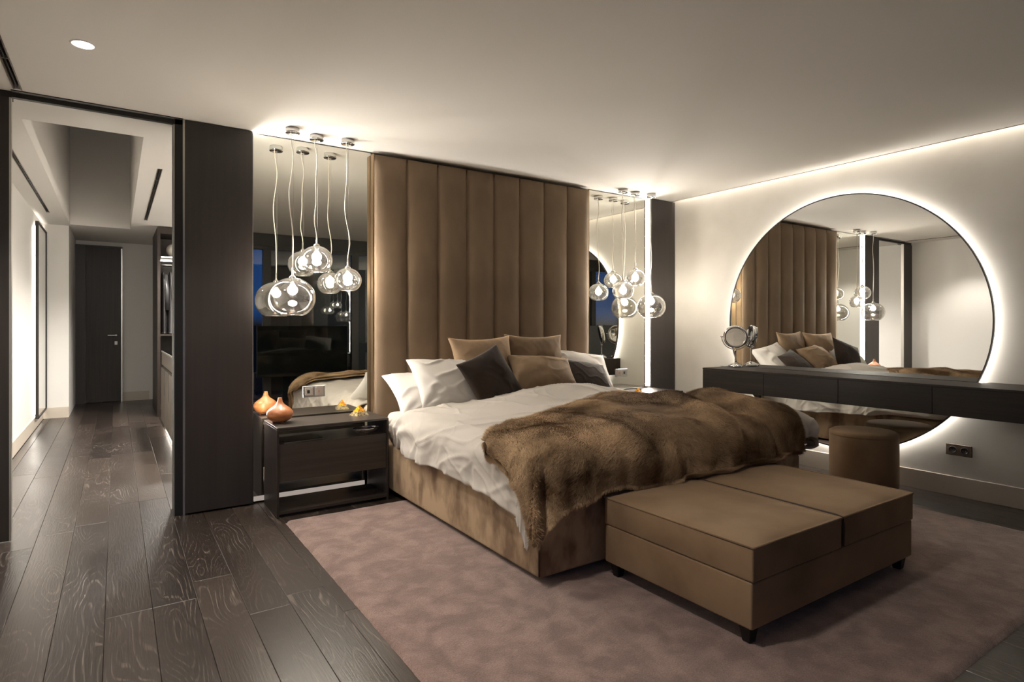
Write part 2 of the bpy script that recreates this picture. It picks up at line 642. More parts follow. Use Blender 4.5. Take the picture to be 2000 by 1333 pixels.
def plank(x0, x1, y0, y1):
    w = round(x1 - x0, 3)
    l = round(y1 - y0, 3)
    if (w, l) not in plank_mesh:
        bm = bmesh.new()
        g, c = 0.0007, 0.0013
        hw, hl = w / 2 - g, l / 2 - g
        lo = [bm.verts.new((sx * hw, sy * hl, -0.012)) for sx, sy in ((-1, -1), (1, -1), (1, 1), (-1, 1))]
        mi = [bm.verts.new((sx * hw, sy * hl, -c)) for sx, sy in ((-1, -1), (1, -1), (1, 1), (-1, 1))]
        hi = [bm.verts.new((sx * (hw - c), sy * (hl - c), 0)) for sx, sy in ((-1, -1), (1, -1), (1, 1), (-1, 1))]
        for k in range(4):
            j = (k + 1) % 4
            bm.faces.new((lo[k], lo[j], mi[j], mi[k]))
            bm.faces.new((mi[k], mi[j], hi[j], hi[k]))
        bm.faces.new(hi)
        plank_mesh[(w, l)] = bm_mesh('plank', bm, M_OAK)
    link('plank', plank_mesh[(w, l)], floor, ((x0 + x1) / 2, (y0 + y1) / 2, 0))


rp = random.Random(11)
k0 = math.floor((XL + 0.04) / PITCH)
k = k0
while -0.04 + k * PITCH < XR:
    x0 = max(XL, -0.04 + k * PITCH)
    x1 = min(XR, -0.04 + (k + 1) * PITCH)
    ymax = HY1 if x1 < 1.75 else YB
    y = YF - rp.choice([0.2, 0.6, 1.0, 1.4, 1.8])
    while y < ymax:
        ln = rp.choice([1.9, 2.2, 2.2, 2.5])
        ya, yb = max(y, YF), min(y + ln, ymax)
        if yb - ya > 0.05 and x1 - x0 > 0.02:
            plank(x0, x1, ya, yb)
        y += ln
    k += 1

# ceilings
slotA = (-0.485, -0.452, 1.6, 4.385, 0.05, True)
ceil = plane_holes('ceiling', XL, 5.055, YF, 4.52, H, [slotA], M_CEIL)
skyl = (-0.515, 0.163, 5.0, 9.88, 1.50, False)
slotB = (-0.690, -0.665, 5.2, 8.97, 0.05, True)
slotC = (0.300, 0.330, 5.94, 8.95, 0.05, True)
ceil2 = plane_holes('ceiling', XL - 0.05, 2.3, 4.52, HY1 + 0.05, H, [skyl, slotB, slotC], M_CEIL)
w3 = struct(link('window_3', None, None, (0, 0, 0)))
box('window_frame', -0.52, 0.17, 4.99, 5.05, H + 1.44, H + 1.51, M_FRAME, w3)
box('window_frame', -0.52, 0.17, 9.83, 9.89, H + 1.44, H + 1.51, M_FRAME, w3)
box('window_pane', -0.52, 0.17, 5.05, 9.83, H + 1.47, H + 1.48, M_PANED, w3)
# cove slot over the right wall
struct(box('slot_shade_strip', 5.050, 5.056, YF, 4.52, H - 0.004, H + 0.02, pmat('slot_edge_shade', lin(120, 110, 98), 0.5)))  # greyer strip put in as the shadow line along the ceiling edge
struct(box('trim_2', 4.95, 5.22, YF, 4.52, H + 0.14, H + 0.16, M_CEIL))
struct(box('trim_3', 4.94, 4.95, YF, 4.52, H + 0.001, H + 0.16, M_CEIL))
cove = box('led_strip', 5.060, 5.078, YF + 0.05, 4.38, H + 0.118, H + 0.126, M_LEDV)
tag(cove, 'warm light strip hidden in the ceiling slot above the round mirror wall', 'led strip')

# walls
struct(box('wall_right', XR, XR + 0.12, YF - 0.12, 4.64, 0, H + 0.16, M_WALL))
struct(box('baseboard_right', XR - 0.012, XR, YF, 4.40, 0, 0.144, M_SKIRT, bevel=0.002, seg=1))
struct(box('wall_left', XL - 0.12, XL, YF - 0.12, 4.43, 0, H, M_HALLWALL))
struct(box('baseboard_left', XL, XL + 0.012, YF, 4.43, 0, 0.144, M_SKIRT))
struct(box('wall_back', 0.40, XR, 4.52, 4.64, 0, H + 0.12, M_HALLWALL))
struct(box('wall_hall_left', XL - 0.14, XL - 0.02, 4.43, 10.02, 0, H, M_HALLWALL))
struct(box('baseboard_hall_left', XL - 0.02, XL - 0.008, 4.55, 10.02, 0, 0.144, M_SKIRT))
struct(box('wall_hall_jog', XL - 0.14, -0.535, 10.02, HY1 + 0.1, 0, H, M_HALLWALL))
struct(box('baseboard_hall_jog', XL - 0.02, -0.535, 10.008, 10.02, 0, 0.144, M_SKIRT))
struct(box('wall_hall_end', -0.535, 2.3, HY1, HY1 + 0.12, 0, H, M_HALLWALL))
struct(box('baseboard_hall_end', 0.09, 0.46, HY1 - 0.012, HY1, 0, 0.144, M_SKIRT))
struct(box('wall_hall_right', 2.2, 2.3, 4.64, HY1, 0, H, M_HALLWALL))

# window wall behind the camera
wf = struct(link('wall_front', None, None, (0, 0, 0)))
box('wall_panel', XL - 0.12, XR + 0.12, YF - 0.12, YF, 2.42, H + 0.16, M_FRAME, wf)
box('wall_panel', XL - 0.12, XR + 0.12, YF - 0.12, YF, -0.1, 0.06, M_FRAME, wf)
posts = [XL, 0.52, 1.85, 3.18, 4.50, XR]
nw = 0
for i in range(len(posts) - 1):
    a, b = posts[i], posts[i + 1]
    nw += 1
    w = struct(link('window_%d' % (1 if i == 0 else 4 + i), None, None, (0, YF, 0)))
    bm = bmesh.new()
    f = 0.055
    add_box(bm, a, a + f, -0.09, -0.01, 0.06, 2.42)
    add_box(bm, b - f, b, -0.09, -0.01, 0.06, 2.42)
    add_box(bm, a + f, b - f, -0.09, -0.01, 0.06, 0.06 + f)
    add_box(bm, a + f, b - f, -0.09, -0.01, 2.42 - f, 2.42)
    link('window_frame', bm_mesh('window_frame', bm, M_FRAME), w)
    box('window_pane', a + f, b - f, -0.06, -0.05, 0.06 + f, 2.42 - f, M_PANE, w)
    if i in (2, 3):
        box('shutter_panel', a + f, b - f, -0.115, -0.10, 0.06 + f, 2.42 - f, M_FRAME, w)

# door header, jambs, columns
struct(box('trim_4', -0.502, 0.363, 4.43, 4.465, 2.564, 2.592, M_BLACK))
struct(box('trim_5', -0.502, 0.363, 4.405, 4.410, 2.595, 2.60, M_BLACK))
struct(box('trim_6', 0.316, 0.363, 4.43, 4.64, 0, H, M_BLACK, bevel=0.002, seg=1))
struct(box('trim_7', 0.311, 0.316, 4.435, 4.445, 0, 2.565, M_ALU))
struct(box('trim_8', 0.363, 0.375, 4.425, 4.52, 0, H, M_ALU))
colL = tag(box('wall_panel', 0.375, 0.788, 4.41, 4.52, 0.012, H - 0.004, M_DARKPANEL, bevel=0.002, seg=1),
           'tall dark wood column panel between the doorway and the left bedside mirror', 'wall panel')
colR = tag(box('wall_panel', 4.722, 5.096, 4.40, 4.52, 0.012, H - 0.004, M_DARKPANEL, bevel=0.002, seg=1),
           'tall dark wood column panel in the far corner beside the round mirror wall', 'wall panel')
d2 = struct(link('door_2', None, None, (0, 0, 0)))
box('door_panel', XL, -0.512, 4.43, 4.47, 0.008, 2.56, M_DARKPANEL, d2)
box('door_edge', -0.512, -0.502, 4.43, 4.47, 0.008, 2.56, M_ALU, d2)
struct(box('trim_9', XL, -0.502, 4.44, 4.52, 2.562, H, M_BLACK))

# far hall door
d1 = struct(link('door_1', None, None, (0, 0, 0)))
box('door_panel', -0.40, 0.062, HY1 - 0.045, HY1 - 0.005, 0.008, 2.50, M_DARKWOOD, d1, bevel=0.002, seg=1)
box('door_side_panel', -0.535, -0.404, HY1 - 0.085, HY1 - 0.005, 0.0, 2.52, M_DARKPANEL, d1)
box('door_frame', 0.065, 0.085, HY1 - 0.06, HY1 - 0.002, 0, 2.53, M_ALU, d1)
box('door_frame', -0.535, 0.085, HY1 - 0.06, HY1 - 0.002, 2.50, 2.53, M_DARKPANEL, d1)
hd = link('door_handle', None, d1)
bm = bmesh.new()
add_box(bm, -0.115, 0.012, HY1 - 0.105, HY1 - 0.09, 1.075, 1.092, 0.003, 1)
add_box(bm, -0.012, 0.006, HY1 - 0.10, HY1 - 0.046, 1.07, 1.096)
link('lever', bm_mesh('lever', bm, M_STEEL), hd)
box('lock_plate', -0.022, 0.016, HY1 - 0.053, HY1 - 0.046, 0.93, 0.985, M_STEEL, d1)

# ceiling slot diffusers (blades recessed in the slots)
def vent(x0, x1, y0, y1, label):
    t = thing('air_vent', label, 'air vent', ((x0 + x1) / 2, (y0 + y1) / 2, H))
    w, l = (x1 - x0) / 2, (y1 - y0) / 2
    bm = bmesh.new()
    add_box(bm, -w - 0.004, -w + 0.001, -l, l, -0.003, 0.03)
    add_box(bm, w - 0.001, w + 0.004, -l, l, -0.003, 0.03)
    link('vent_frame', bm_mesh('vent_frame', bm, M_CABGREY), t)
    box('vent_blade', -0.004, 0.001, -l + 0.01, l - 0.01, 0.004, 0.035, M_SOCKETD, t)
    n = 5
    for i in range(n):
        yy = -l + 2 * l * (i + 1) / (n + 1)
        box('vent_clip', -w + 0.002, w - 0.002, yy - 0.004, yy + 0.004, 0.004, 0.02, M_SOCKET, t)
    return t


vent(-0.485, -0.452, 1.6, 4.385, 'long dark slot air vent in the bedroom ceiling near the doorway')
vent(-0.690, -0.665, 5.2, 8.97, 'long slot air vent in the hall ceiling left of the skylight')
vent(0.300, 0.330, 5.94, 8.95, 'long slot air vent in the hall ceiling right of the skylight')


def downlight(x, y, label, glow=True):
    t = thing('ceiling_downlight', label, 'downlight', (x, y, H))
    lathe('trim_ring', [(0.044, 0.0), (0.044, -0.003), (0.050, -0.004), (0.054, 0.0)], M_CEIL, t)
    lathe('diffuser', [(0.0, -0.001), (0.044, -0.001)], M_LEDD, t)
    return t


downlight(-0.133, 3.51, 'round white recessed downlight in the ceiling in front of the doorway')
downlight(0.55, 1.75, 'unseen recessed downlight added in the ceiling above the bare floor left of the rug')
downlight(0.95, 5.6, 'unseen fill downlight added in the hall ceiling behind the column')  # from here on, fittings for the added hall fill spots
downlight(0.95, 7.2, 'unseen fill downlight added in the hall ceiling beside the skylight, middle of three')
downlight(0.95, 8.6, 'unseen fill downlight added in the hall ceiling above the island cabinet')

# wall mirrors either side of the headboard
def wall_mirror(x0, x1, label):
    t = thing('wall_mirror', label, 'mirror', ((x0 + x1) / 2, YB, 0))
    w = (x1 - x0) / 2
    box('mirror_glass', -w, w, 0.0, 0.006, 0.012, H - 0.008, M_SMOKEMIRROR, t)
    box('backing', -w, w, 0.006, 0.07, 0.012, H - 0.008, M_BLACK, t)
    return t


wall_mirror(0.797, 1.652, 'tall wall mirror behind the left bedside table')
wall_mirror(3.836, 4.712, 'tall wall mirror behind the right bedside table')
tag(box('led_strip', 0.80, 1.60, 4.444, 4.449, 0.014, 0.046, M_LEDLOW),
    'assumed low light strip, also imitating the lit carpet glow, at the foot of the wall mirror behind the left bedside table', 'led strip')
tag(box('led_strip', 0.7881, 0.7886, 4.418, 4.446, 0.62, 2.596, M_LEDC),
    'vertical light strip at the edge of the left dark column', 'led strip')
tag(box('led_strip', 4.7185, 4.7215, 4.424, 4.446, 0.60, 2.596, M_LEDC),
    'vertical light strip glowing beside the right mirror in the far corner', 'led strip')

# ================================================================== HEADBOARD
hb = thing('headboard', 'full-height tan velvet headboard wall panel with vertical channels', 'headboard', (2.745, YB, 0))
x_l, x_r = 1.650 - 2.745, 3.838 - 2.745
box('backboard', x_l + 0.005, x_r - 0.005, -0.060, 0.065, 0.0, 2.572, M_VELVET, hb)
box('edge_trim', x_l - 0.004, x_l + 0.004, -0.066, -0.008, 0.0, 2.574, M_BRASS, hb).__setitem__('label', 'bronze edge trim')
box('edge_trim', x_r - 0.004, x_r + 0.004, -0.066, -0.008, 0.0, 2.574, M_BRASS, hb)
cw = (x_r - x_l) / 8
nu, nv = 20, 40
U, Vv = np.meshgrid(np.linspace(-1, 1, nu), np.linspace(0, 1, nv), indexing='ij')
Z = 0.20 + Vv * (2.570 - 0.20)
prof = (1 - np.abs(U) ** 2.6) ** 0.55
endr = np.clip(np.minimum(Vv, 1 - Vv) * (2.37 / 0.02), 0, 1) ** 0.5
Pch = np.stack([U * cw / 2 * 0.998, -0.060 - 0.034 * prof * endr, Z], -1)
ch_me = grid_mesh('channel', Pch, M_VELVET)
for i in range(8):
    link('channel', ch_me, hb, (x_l + cw * (i + 0.5), 0, 0))

# ================================================================== BED
bed = thing('bed', 'wide double bed with brushed taupe suede base', 'bed', (2.76, 3.29, 0))
bx0, bx1, by0, by1 = 1.66 - 2.76, 3.86 - 2.76, 2.25 - 3.29, 4.34 - 3.29
box('bed_base', bx0, bx1, by0, by1, 0.045, 0.372, M_SUEDE, bed, bevel=0.018, seg=3, smooth=True)
box('plinth', bx0 + 0.06, bx1 - 0.06, by0 + 0.06, by1 - 0.02, 0.021, 0.046, M_BLACK, bed)
tube('seam', [(bx0 - 0.001, by0 - 0.001, 0.06), (bx0 - 0.001, by0 - 0.001, 0.36)], 0.004, M_PIPE, bed)
box('mattress', bx0 + 0.06, bx1 - 0.06, by0 + 0.08, by1 - 0.02, 0.372, 0.585, M_SHEET, bed, bevel=0.05, seg=4, smooth=True)

# ---- duvet as a draped sheet
IX0, IX1, IY0 = 1.735, 3.850, 2.335      # inner rectangle where the sheet starts to roll over
RR = 0.145
N1, N2, N3, N4, N5 = (Noise2(s) for s in (1, 2, 3, 4, 5))


def top_z(x, y):
    z = 0.648 + 0.075 * np.exp(-((x - 2.95) / 0.75) ** 2) * sstep(2.2, 3.0, y)
    z = z + 0.075 * np.exp(-((x - 2.85) / 0.50) ** 2 - ((y - 3.52) / 0.26) ** 2)
    z = z + 0.055 * np.exp(-((x - 3.60) / 0.28) ** 2) * (0.4 + 0.6 * sstep(2.2, 2.7, y)) * (1 - sstep(2.75, 3.4, y))
    z = z - 0.020 * sstep(3.3, 3.7, x) * sstep(2.8, 3.4, y)
    z = z - 0.035 * np.exp(-((x - 3.28) / 0.14) ** 2) * (1 - sstep(2.9, 3.3, y))
    z = z + 0.020 * np.exp(-((x - 2.2) / 0.4) ** 2)
    z = z - 0.055 * sstep(3.75, 4.1, y)
    return z


def sheet(a, b, extra=0.0, wr=1.0):
    """sheet coordinates -> draped position. a across, b along"""
    ox = np.where(a < IX0, a - IX0, np.where(a > IX1, a - IX1, 0.0))
    oy = np.where(b < IY0, b - IY0, 0.0)
    d = np.sqrt(ox ** 2 + oy ** 2)
    dd = np.maximum(d, 1e-6)
    nx, ny = ox / dd, oy / dd
    cx = np.clip(a, IX0, IX1)
    cy = np.maximum(b, IY0)
    R = RR + extra
    q = R * PI / 2
    th = np.clip(d / R, 0, PI / 2)
    over = np.maximum(d - q, 0)
    out = R * np.sin(th) + over * 0.06 + 0.07 * sstep(0.02, 0.2, d) * np.clip(nx, 0, 1) * (1 - sstep(2.7, 3.3, cy))
    drop = R * (1 - np.cos(th)) + over * 0.985
    # folds on the hanging part
    s_ = np.where(np.abs(ox) > np.abs(oy), cy, cx)
    ang = np.arctan2(ny, nx)
    fold = N1(s_ * 7.0 + ang * 2.2 + 3.3, d * 1.2) + 0.45 * N2(s_ * 17 + ang * 4.0, d * 2)
    amp = 0.030 * sstep(0.05, 0.36, d) * wr * (1 - 0.7 * sstep(3.6, 4.0, cy)) * (1 - 0.85 * sstep(3.5, 3.8, cx) * (1 - sstep(2.45, 2.8, cy)))
    out = out + fold * amp
    z = top_z(cx, cy) - drop + extra
    x = cx + nx * out
    y = cy + ny * out
    return x, y, z, d


na, nb = 300, 260
dl, dr, df = 0.365, 0.40, 0.26
A = np.linspace(IX0 - dl, IX1 + dr, na)[:, None] * np.ones((1, nb))
hem = 0.025 * N4(np.linspace(0, 9, nb), np.zeros(nb)) 
Bv = np.linspace(IY0 - df, 4.10, nb)[None, :] * np.ones((na, 1))
Bv = Bv + 0.05 * (np.linspace(1, 0, nb)[None, :] ** 6) * np.maximum(np.linspace(-1, 1, na)[:, None], 0) ** 6
# ragged hem on the sides
tA = np.linspace(-1, 1, na)[:, None]
dcut = 0.06 * (1 - sstep(2.15, 2.65, Bv)) * np.maximum(tA, 0) ** 4
A = A - dcut
A = A - 0.085 * (1 - sstep(2.1, 2.75, Bv)) * np.maximum(-tA, 0) ** 4
A = A + np.sign(tA) * (np.abs(tA) ** 8) * hem[None, :]
hemf = 0.03 * N5(np.linspace(0, 9, na), np.zeros(na))
tB = np.linspace(1, 0, nb)[None, :]
Bv = Bv - (tB ** 10) * hemf[:, None]
X, Y, Zz, D = sheet(A, Bv)
# wrinkles over the top and sides
wx = A + 0.10 * N2(A * 3, Bv * 3)
wy = Bv + 0.10 * N3(A * 3 + 9, Bv * 3)
r1 = 1 - np.abs(N1(wx * 3.2 + wy * 2.2, wy * 1.6 - wx * 0.9 + 5))
r2 = 1 - np.abs(N4(wx * 7.0 + 2, wy * 3.0 + wx * 3.0))
r3 = 1 - np.abs(N5(wx * 12 - wy * 9, wy * 5 + 2))
r3b = N5(wx * 30 + wy * 6, wy * 9 - wx * 4)
side = sstep(0.0, 0.15, D)
# tension folds fanning from the head-left corner
hx, hy = A - 1.60, Bv - 4.12
fan = np.sin(np.arctan2(hx + 0.35, -hy + 0.18) * 34 + 2.0 * N2(A * 4, Bv * 4))
fanw = np.exp(-(((A - 1.70) / 0.30) ** 2 + ((Bv - 3.75) / 0.42) ** 2))
wr = 0.016 * (r1 ** 5 - 0.35) + 0.009 * (r2 ** 5 - 0.3) + 0.0045 * (r3 ** 4 - 0.3) * (0.5 + 1.0 * side) \
    + 0.013 * fan * fanw + 0.0018 * r3b * side
P = np.stack([X, Y, Zz], -1)
du = np.gradient(P, axis=0)
dv = np.gradient(P, axis=1)
Nn = np.cross(du, dv)
Nn /= np.linalg.norm(Nn, axis=-1, keepdims=True) + 1e-9
if Nn[na // 2, nb // 2, 2] < 0:
    Nn = -Nn
P = P + Nn * wr[..., None]
# puffy tucked-under end at the right foot corner
tk = sstep(3.5, 4.0, P[..., 1]) * np.maximum(0.54 - P[..., 2], 0)
P[..., 0] = P[..., 0] + 0.55 * tk * np.where(P[..., 0] < 2.5, 1, -1)
corner = sstep(3.45, 3.75, P[..., 0]) * (1 - sstep(2.6, 3.0, P[..., 1]))
lo_ = np.maximum(0.43 - P[..., 2], 0) * corner
P[..., 2] = P[..., 2] + lo_ - 0.035 * (1 - np.exp(-lo_ / 0.035))
P[..., 0] = P[..., 0] - 0.9 * lo_
P[..., 1] = P[..., 1] + 0.35 * lo_
# lies over the bench at the foot
ben = (P[..., 0] > 1.97) & (P[..., 0] < 3.40) & (P[..., 1] < 2.24)
P[..., 2] = np.where(ben, np.maximum(P[..., 2], 0.419), P[..., 2])
duv_me = grid_mesh('duvet', P, M_LINEN)
duv = tag(link('duvet', duv_me), 'white cotton duvet spread over the bed, hanging in folds at the left', 'duvet')
mod = duv.modifiers.new('thick', 'SOLIDIFY')
mod.thickness = 0.018
mod.offset = -1.0

# ---- fur throw
nt_, mt_ = 240, 150
S = np.linspace(0, 1, nt_)[:, None] * np.ones((1, mt_))      # left -> right
T = np.linspace(0, 1, mt_)[None, :] * np.ones((nt_, 1))      # foot -> head
bk_x = np.array([1.60, 1.80, 2.10, 2.50, 2.85, 3.08, 3.30, 3.60, 3.90])
bk_y = np.array([2.66, 2.74, 2.80, 2.92, 3.08, 3.10, 2.86, 2.76, 2.56])
ft_x = np.array([1.37, 1.60, 1.95, 2.10, 2.50, 2.80, 3.20, 3.60, 3.93])
ft_y = np.array([1.94, 1.93, 1.99, 1.99, 1.97, 1.94, 1.92, 1.94, 1.96])
s1 = np.linspace(0, 1, nt_)
bx = 1.585 + s1 * (3.72 - 1.585)
fx = 1.375 + s1 * (3.69 - 1.375)
byv = np.interp(bx, bk_x, bk_y)
fyv = np.interp(fx, ft_x, ft_y)
ker = np.ones(13) / 13


def smoothc(v):
    p = np.pad(v, 6, mode='edge')
    return np.convolve(p, ker, mode='valid')


byv = smoothc(byv) + 0.012 * N3(s1 * 26, s1 * 0)
fyv = smoothc(fyv) + 0.012 * N3(s1 * 22 + 8, s1 * 0)
TA = fx[:, None] * (1 - T) + bx[:, None] * T
TB = fyv[:, None] * (1 - T) + byv[:, None] * T
TA = TA + 0.02 * N2(TB * 9, TB * 0 + 3) * (np.abs(S - 0.5) * 2) ** 6
X, Y, Zz, D = sheet(TA, TB, extra=0.028)
# folds in the throw: long soft ridges running towards the foot
ridge = np.zeros_like(TA)
for (cx, sx, ph, amp, lo) in ((1.80, -0.25, 2.4, 0.020, 0), (2.18, 0.30, 2.4, 0.018, 0), (2.62, 0.35, 2.4, 0.020, 0),
                              (3.12, -0.35, 2.6, 0.065, 0), (3.58, 0.10, 2.5, 0.025, 0)):
    c = cx - sx * (TB - ph)
    ridge += amp * np.exp(-((TA - c) / 0.10) ** 2)
ridge -= 0.06 * np.exp(-((TA - (3.34 - 0.30 * (TB - 2.6))) / 0.07) ** 2)
ridge += 0.012 * N4(TA * 5, TB * 5) + 0.006 * N5(TA * 11, TB * 11)
ridge = np.maximum(ridge, -0.012)
edge = np.minimum(np.minimum(S, 1 - S) * 9, np.minimum(T, 1 - T) * 6)
edge = np.clip(edge, 0, 1)
P = np.stack([X, Y, Zz], -1)
du = np.gradient(P, axis=0)
dv = np.gradient(P, axis=1)
Nn = np.cross(du, dv)
Nn /= np.linalg.norm(Nn, axis=-1, keepdims=True) + 1e-9
if Nn[nt_ // 2, mt_ - 5, 2] < 0:
    Nn = -Nn
P = P + Nn * (ridge * (0.35 + 0.65 * edge) + 0.010)[..., None]
ben = (P[..., 0] > 1.96) & (P[..., 1] < 2.26)
low = np.maximum(0.432 - P[..., 2], 0)
P[..., 1] = np.where(ben, P[..., 1] - low * 0.6, P[..., 1])
P[..., 2] = np.where(ben, np.maximum(P[..., 2], 0.432), P[..., 2])
TP = P


def fur_material(name, strand):
    m = bpy.data.materials.new(name)
    m.use_nodes = True
    nt = m.node_tree
    p = nt.nodes['Principled BSDF']
    tc = nt.nodes.new('ShaderNodeTexCoord')
    mp = nt.nodes.new('ShaderNodeMapping')
    mp.inputs['Scale'].default_value = (2.6, 3.4, 3.4)
    nt.links.new(tc.outputs['Object'], mp.inputs[0])
    n = nt.nodes.new('ShaderNodeTexNoise')
    n.inputs['Scale'].default_value = 1.0
    n.inputs['Detail'].default_value = 5
    n.inputs['Distortion'].default_value = 0.6
    nt.links.new(mp.outputs[0], n.inputs['Vector'])
    r = nt.nodes.new('ShaderNodeValToRGB')
    r.color_ramp.elements[0].position = 0.36
    r.color_ramp.elements[0].color = lin(112, 87, 61)
    r.color_ramp.elements[1].position = 0.66
    r.color_ramp.elements[1].color = lin(216, 184, 146)
    nt.links.new(n.outputs[0], r.inputs[0])
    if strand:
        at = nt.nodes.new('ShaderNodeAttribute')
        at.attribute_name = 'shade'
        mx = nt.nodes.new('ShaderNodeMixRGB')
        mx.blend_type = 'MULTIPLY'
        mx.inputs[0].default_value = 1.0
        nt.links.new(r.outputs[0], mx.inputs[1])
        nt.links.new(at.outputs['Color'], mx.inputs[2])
        nt.links.new(mx.outputs[0], p.inputs['Base Color'])
    else:
        nt.links.new(r.outputs[0], p.inputs['Base Color'])
    p.inputs['Roughness'].default_value = 0.85
    p.inputs['Specular IOR Level'].default_value = 0.15
    return m


M_FURB = fur_material('fur_backing', False)
M_FURS = fur_material('fur_strands', True)
throw = thing('fur_throw', 'brown faux fur throw draped across the foot of the bed', 'throw', (2.76, 2.4, 0.0))
off = np.array([2.76, 2.4, 0.0])
th_o = link('throw_cloth', grid_mesh('throw_cloth', TP - off, M_FURB), throw)
mod = th_o.modifiers.new('thick', 'SOLIDIFY')
mod.thickness = 0.016
mod.offset = -1.0


def fur(P, Nn, count, length, seed, edge_boost=0):
    r = np.random.default_rng(seed)
    n, m, _ = P.shape
    u = r.uniform(0, n - 1.001, count)
    v = r.uniform(0, m - 1.001, count)
    if edge_boost:
        ku = count // 10
        side_ = r.integers(0, 4, ku)
        u[:ku] = np.where(side_ == 0, 0.0, np.where(side_ == 1, n - 1.01, u[:ku]))
        v[:ku] = np.where(side_ == 2, 0.0, np.where(side_ == 3, m - 1.01, v[:ku]))
    i, j = u.astype(int), v.astype(int)
    fu, fv = (u - i)[:, None], (v - j)[:, None]
    p = P[i, j] * (1 - fu) * (1 - fv) + P[i + 1, j] * fu * (1 - fv) + P[i, j + 1] * (1 - fu) * fv + P[i + 1, j + 1] * fu * fv
    nn = Nn[i, j]
    # combing direction: towards the foot and down, swirling
    a = 1.1 * N1(p[:, 0] * 3.0, p[:, 1] * 3.0 + p[:, 2]) + 0.45 * N2(p[:, 0] * 9, p[:, 1] * 9) + r.normal(0, 0.28, count)
    f = np.stack([np.sin(a) * 0.9, -np.cos(a), -0.25 * np.ones(count)], -1)
    if edge_boost:
        f[:ku] *= 0.3
        f[:ku] += np.where((side_ == 0)[:, None], np.array([[-1.2, 0, -.3]]), 0)
        f[:ku] += np.where((side_ == 1)[:, None], np.array([[1.2, 0, -.3]]), 0)
        f[:ku] += np.where((side_ == 2)[:, None], np.array([[0, -.9, -.7]]), 0)
        f[:ku] += np.where((side_ == 3)[:, None], np.array([[0, 1.0, .1]]), 0)
    f = f - nn * np.sum(f * nn, 1)[:, None]
    f /= np.linalg.norm(f, axis=1)[:, None] + 1e-9
    ln = (length * r.uniform(0.6, 1.15, count))[:, None]
    lift = r.uniform(0.35, 0.75, count)[:, None]
    sd = np.cross(f, nn)
    w = 0.0010
    mid = p + nn * ln * lift * 0.55 + f * ln * 0.42
    tip = p + nn * ln * lift * 0.62 + f * ln * 1.0 + r.normal(0, 0.0025, (count, 3))
    V = np.stack([p - sd * w, p + sd * w, mid + sd * w * 0.9, mid - sd * w * 0.9, tip], 1).reshape(-1, 3)
    base = np.arange(count)[:, None] * 5
    # quad as two triangles + tip triangle
    F = np.concatenate([base + np.array([0, 1, 2]), base + np.array([0, 2, 3]), base + np.array([3, 2, 4])], 0)
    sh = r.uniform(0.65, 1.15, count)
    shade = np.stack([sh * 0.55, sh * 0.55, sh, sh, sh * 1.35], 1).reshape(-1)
    return V, F, shade


du = np.gradient(TP, axis=0)
dv = np.gradient(TP, axis=1)
TN = np.cross(du, dv)
TN /= np.linalg.norm(TN, axis=-1, keepdims=True) + 1e-9
if TN[nt_ // 2, mt_ - 5, 2] < 0:
    TN = -TN
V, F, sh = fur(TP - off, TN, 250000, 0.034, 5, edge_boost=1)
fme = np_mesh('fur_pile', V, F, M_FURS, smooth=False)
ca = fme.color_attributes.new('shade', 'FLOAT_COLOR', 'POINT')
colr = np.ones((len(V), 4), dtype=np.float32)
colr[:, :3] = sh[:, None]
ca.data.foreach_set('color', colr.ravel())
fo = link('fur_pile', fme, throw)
fo['kind'] = 'stuff'

# ---- pillows
def pillow_mesh(name, w, h, t, mat, seed, n=44, wrinkle=0.005, pinch=0.09):
    u = np.linspace(-1, 1, n)
    U, V_ = np.meshgrid(u, u, indexing='ij')
    nz = Noise2(seed)
    nz2 = Noise2(seed + 50)
    X = U * (1 - pinch * (1 - V_ ** 2) * np.abs(U) ** 2) * w / 2
    Yy = V_ * (1 - pinch * (1 - U ** 2) * np.abs(V_) ** 2) * h / 2
    T_ = (np.clip((1 - U ** 2) * (1 - V_ ** 2), 0, 1)) ** 0.5 * t / 2
    T_ = T_ * (1 + 0.10 * nz(U * 1.3 + 3, V_ * 1.3))
    rim = np.clip((1 - np.maximum(np.abs(U), np.abs(V_))) * 5, 0, 1)
    wa = nz(U * 1.9 + V_ * 0.9 + 7, V_ * 1.7 - U * 0.5)
    rid = 1 - np.abs(nz2(U * 2.2 + V_ * 1.3 + 0.6 * wa, V_ * 1.6 - U * 1.1))
    cr = 0
    for sx, sy in ((-1, -1), (-1, 1), (1, -1), (1, 1)):
        dx, dy = U - sx, V_ - sy
        rr = np.sqrt(dx ** 2 + dy ** 2)
        cr = cr + np.exp(-((rr - 0.35) / 0.32) ** 2) * np.sin(np.arctan2(dy * sy, dx * sx) * 7 + seed)
    disp = (wrinkle * 1.5 * (rid ** 6 - 0.3) + wrinkle * 1.2 * wa + wrinkle * 0.8 * cr) * rim
    top = np.stack([X, Yy, T_ + disp], -1)
    bot = np.stack([X, Yy, -T_ * 0.8 - disp * 0.3], -1)
    me1 = grid_mesh(name, top, mat)
    bm = bmesh.new()
    bm.from_mesh(me1)
    me2 = grid_mesh('tmp', bot, mat)
    bm.from_mesh(me2)
    bmesh.ops.remove_doubles(bm, verts=bm.verts, dist=0.0008)
    bmesh.ops.recalc_face_normals(bm, faces=bm.faces)
    for f in bm.faces:
        f.smooth = True
    bm.to_mesh(me1)
    bm.free()
    bpy.data.meshes.remove(me2)
    return me1


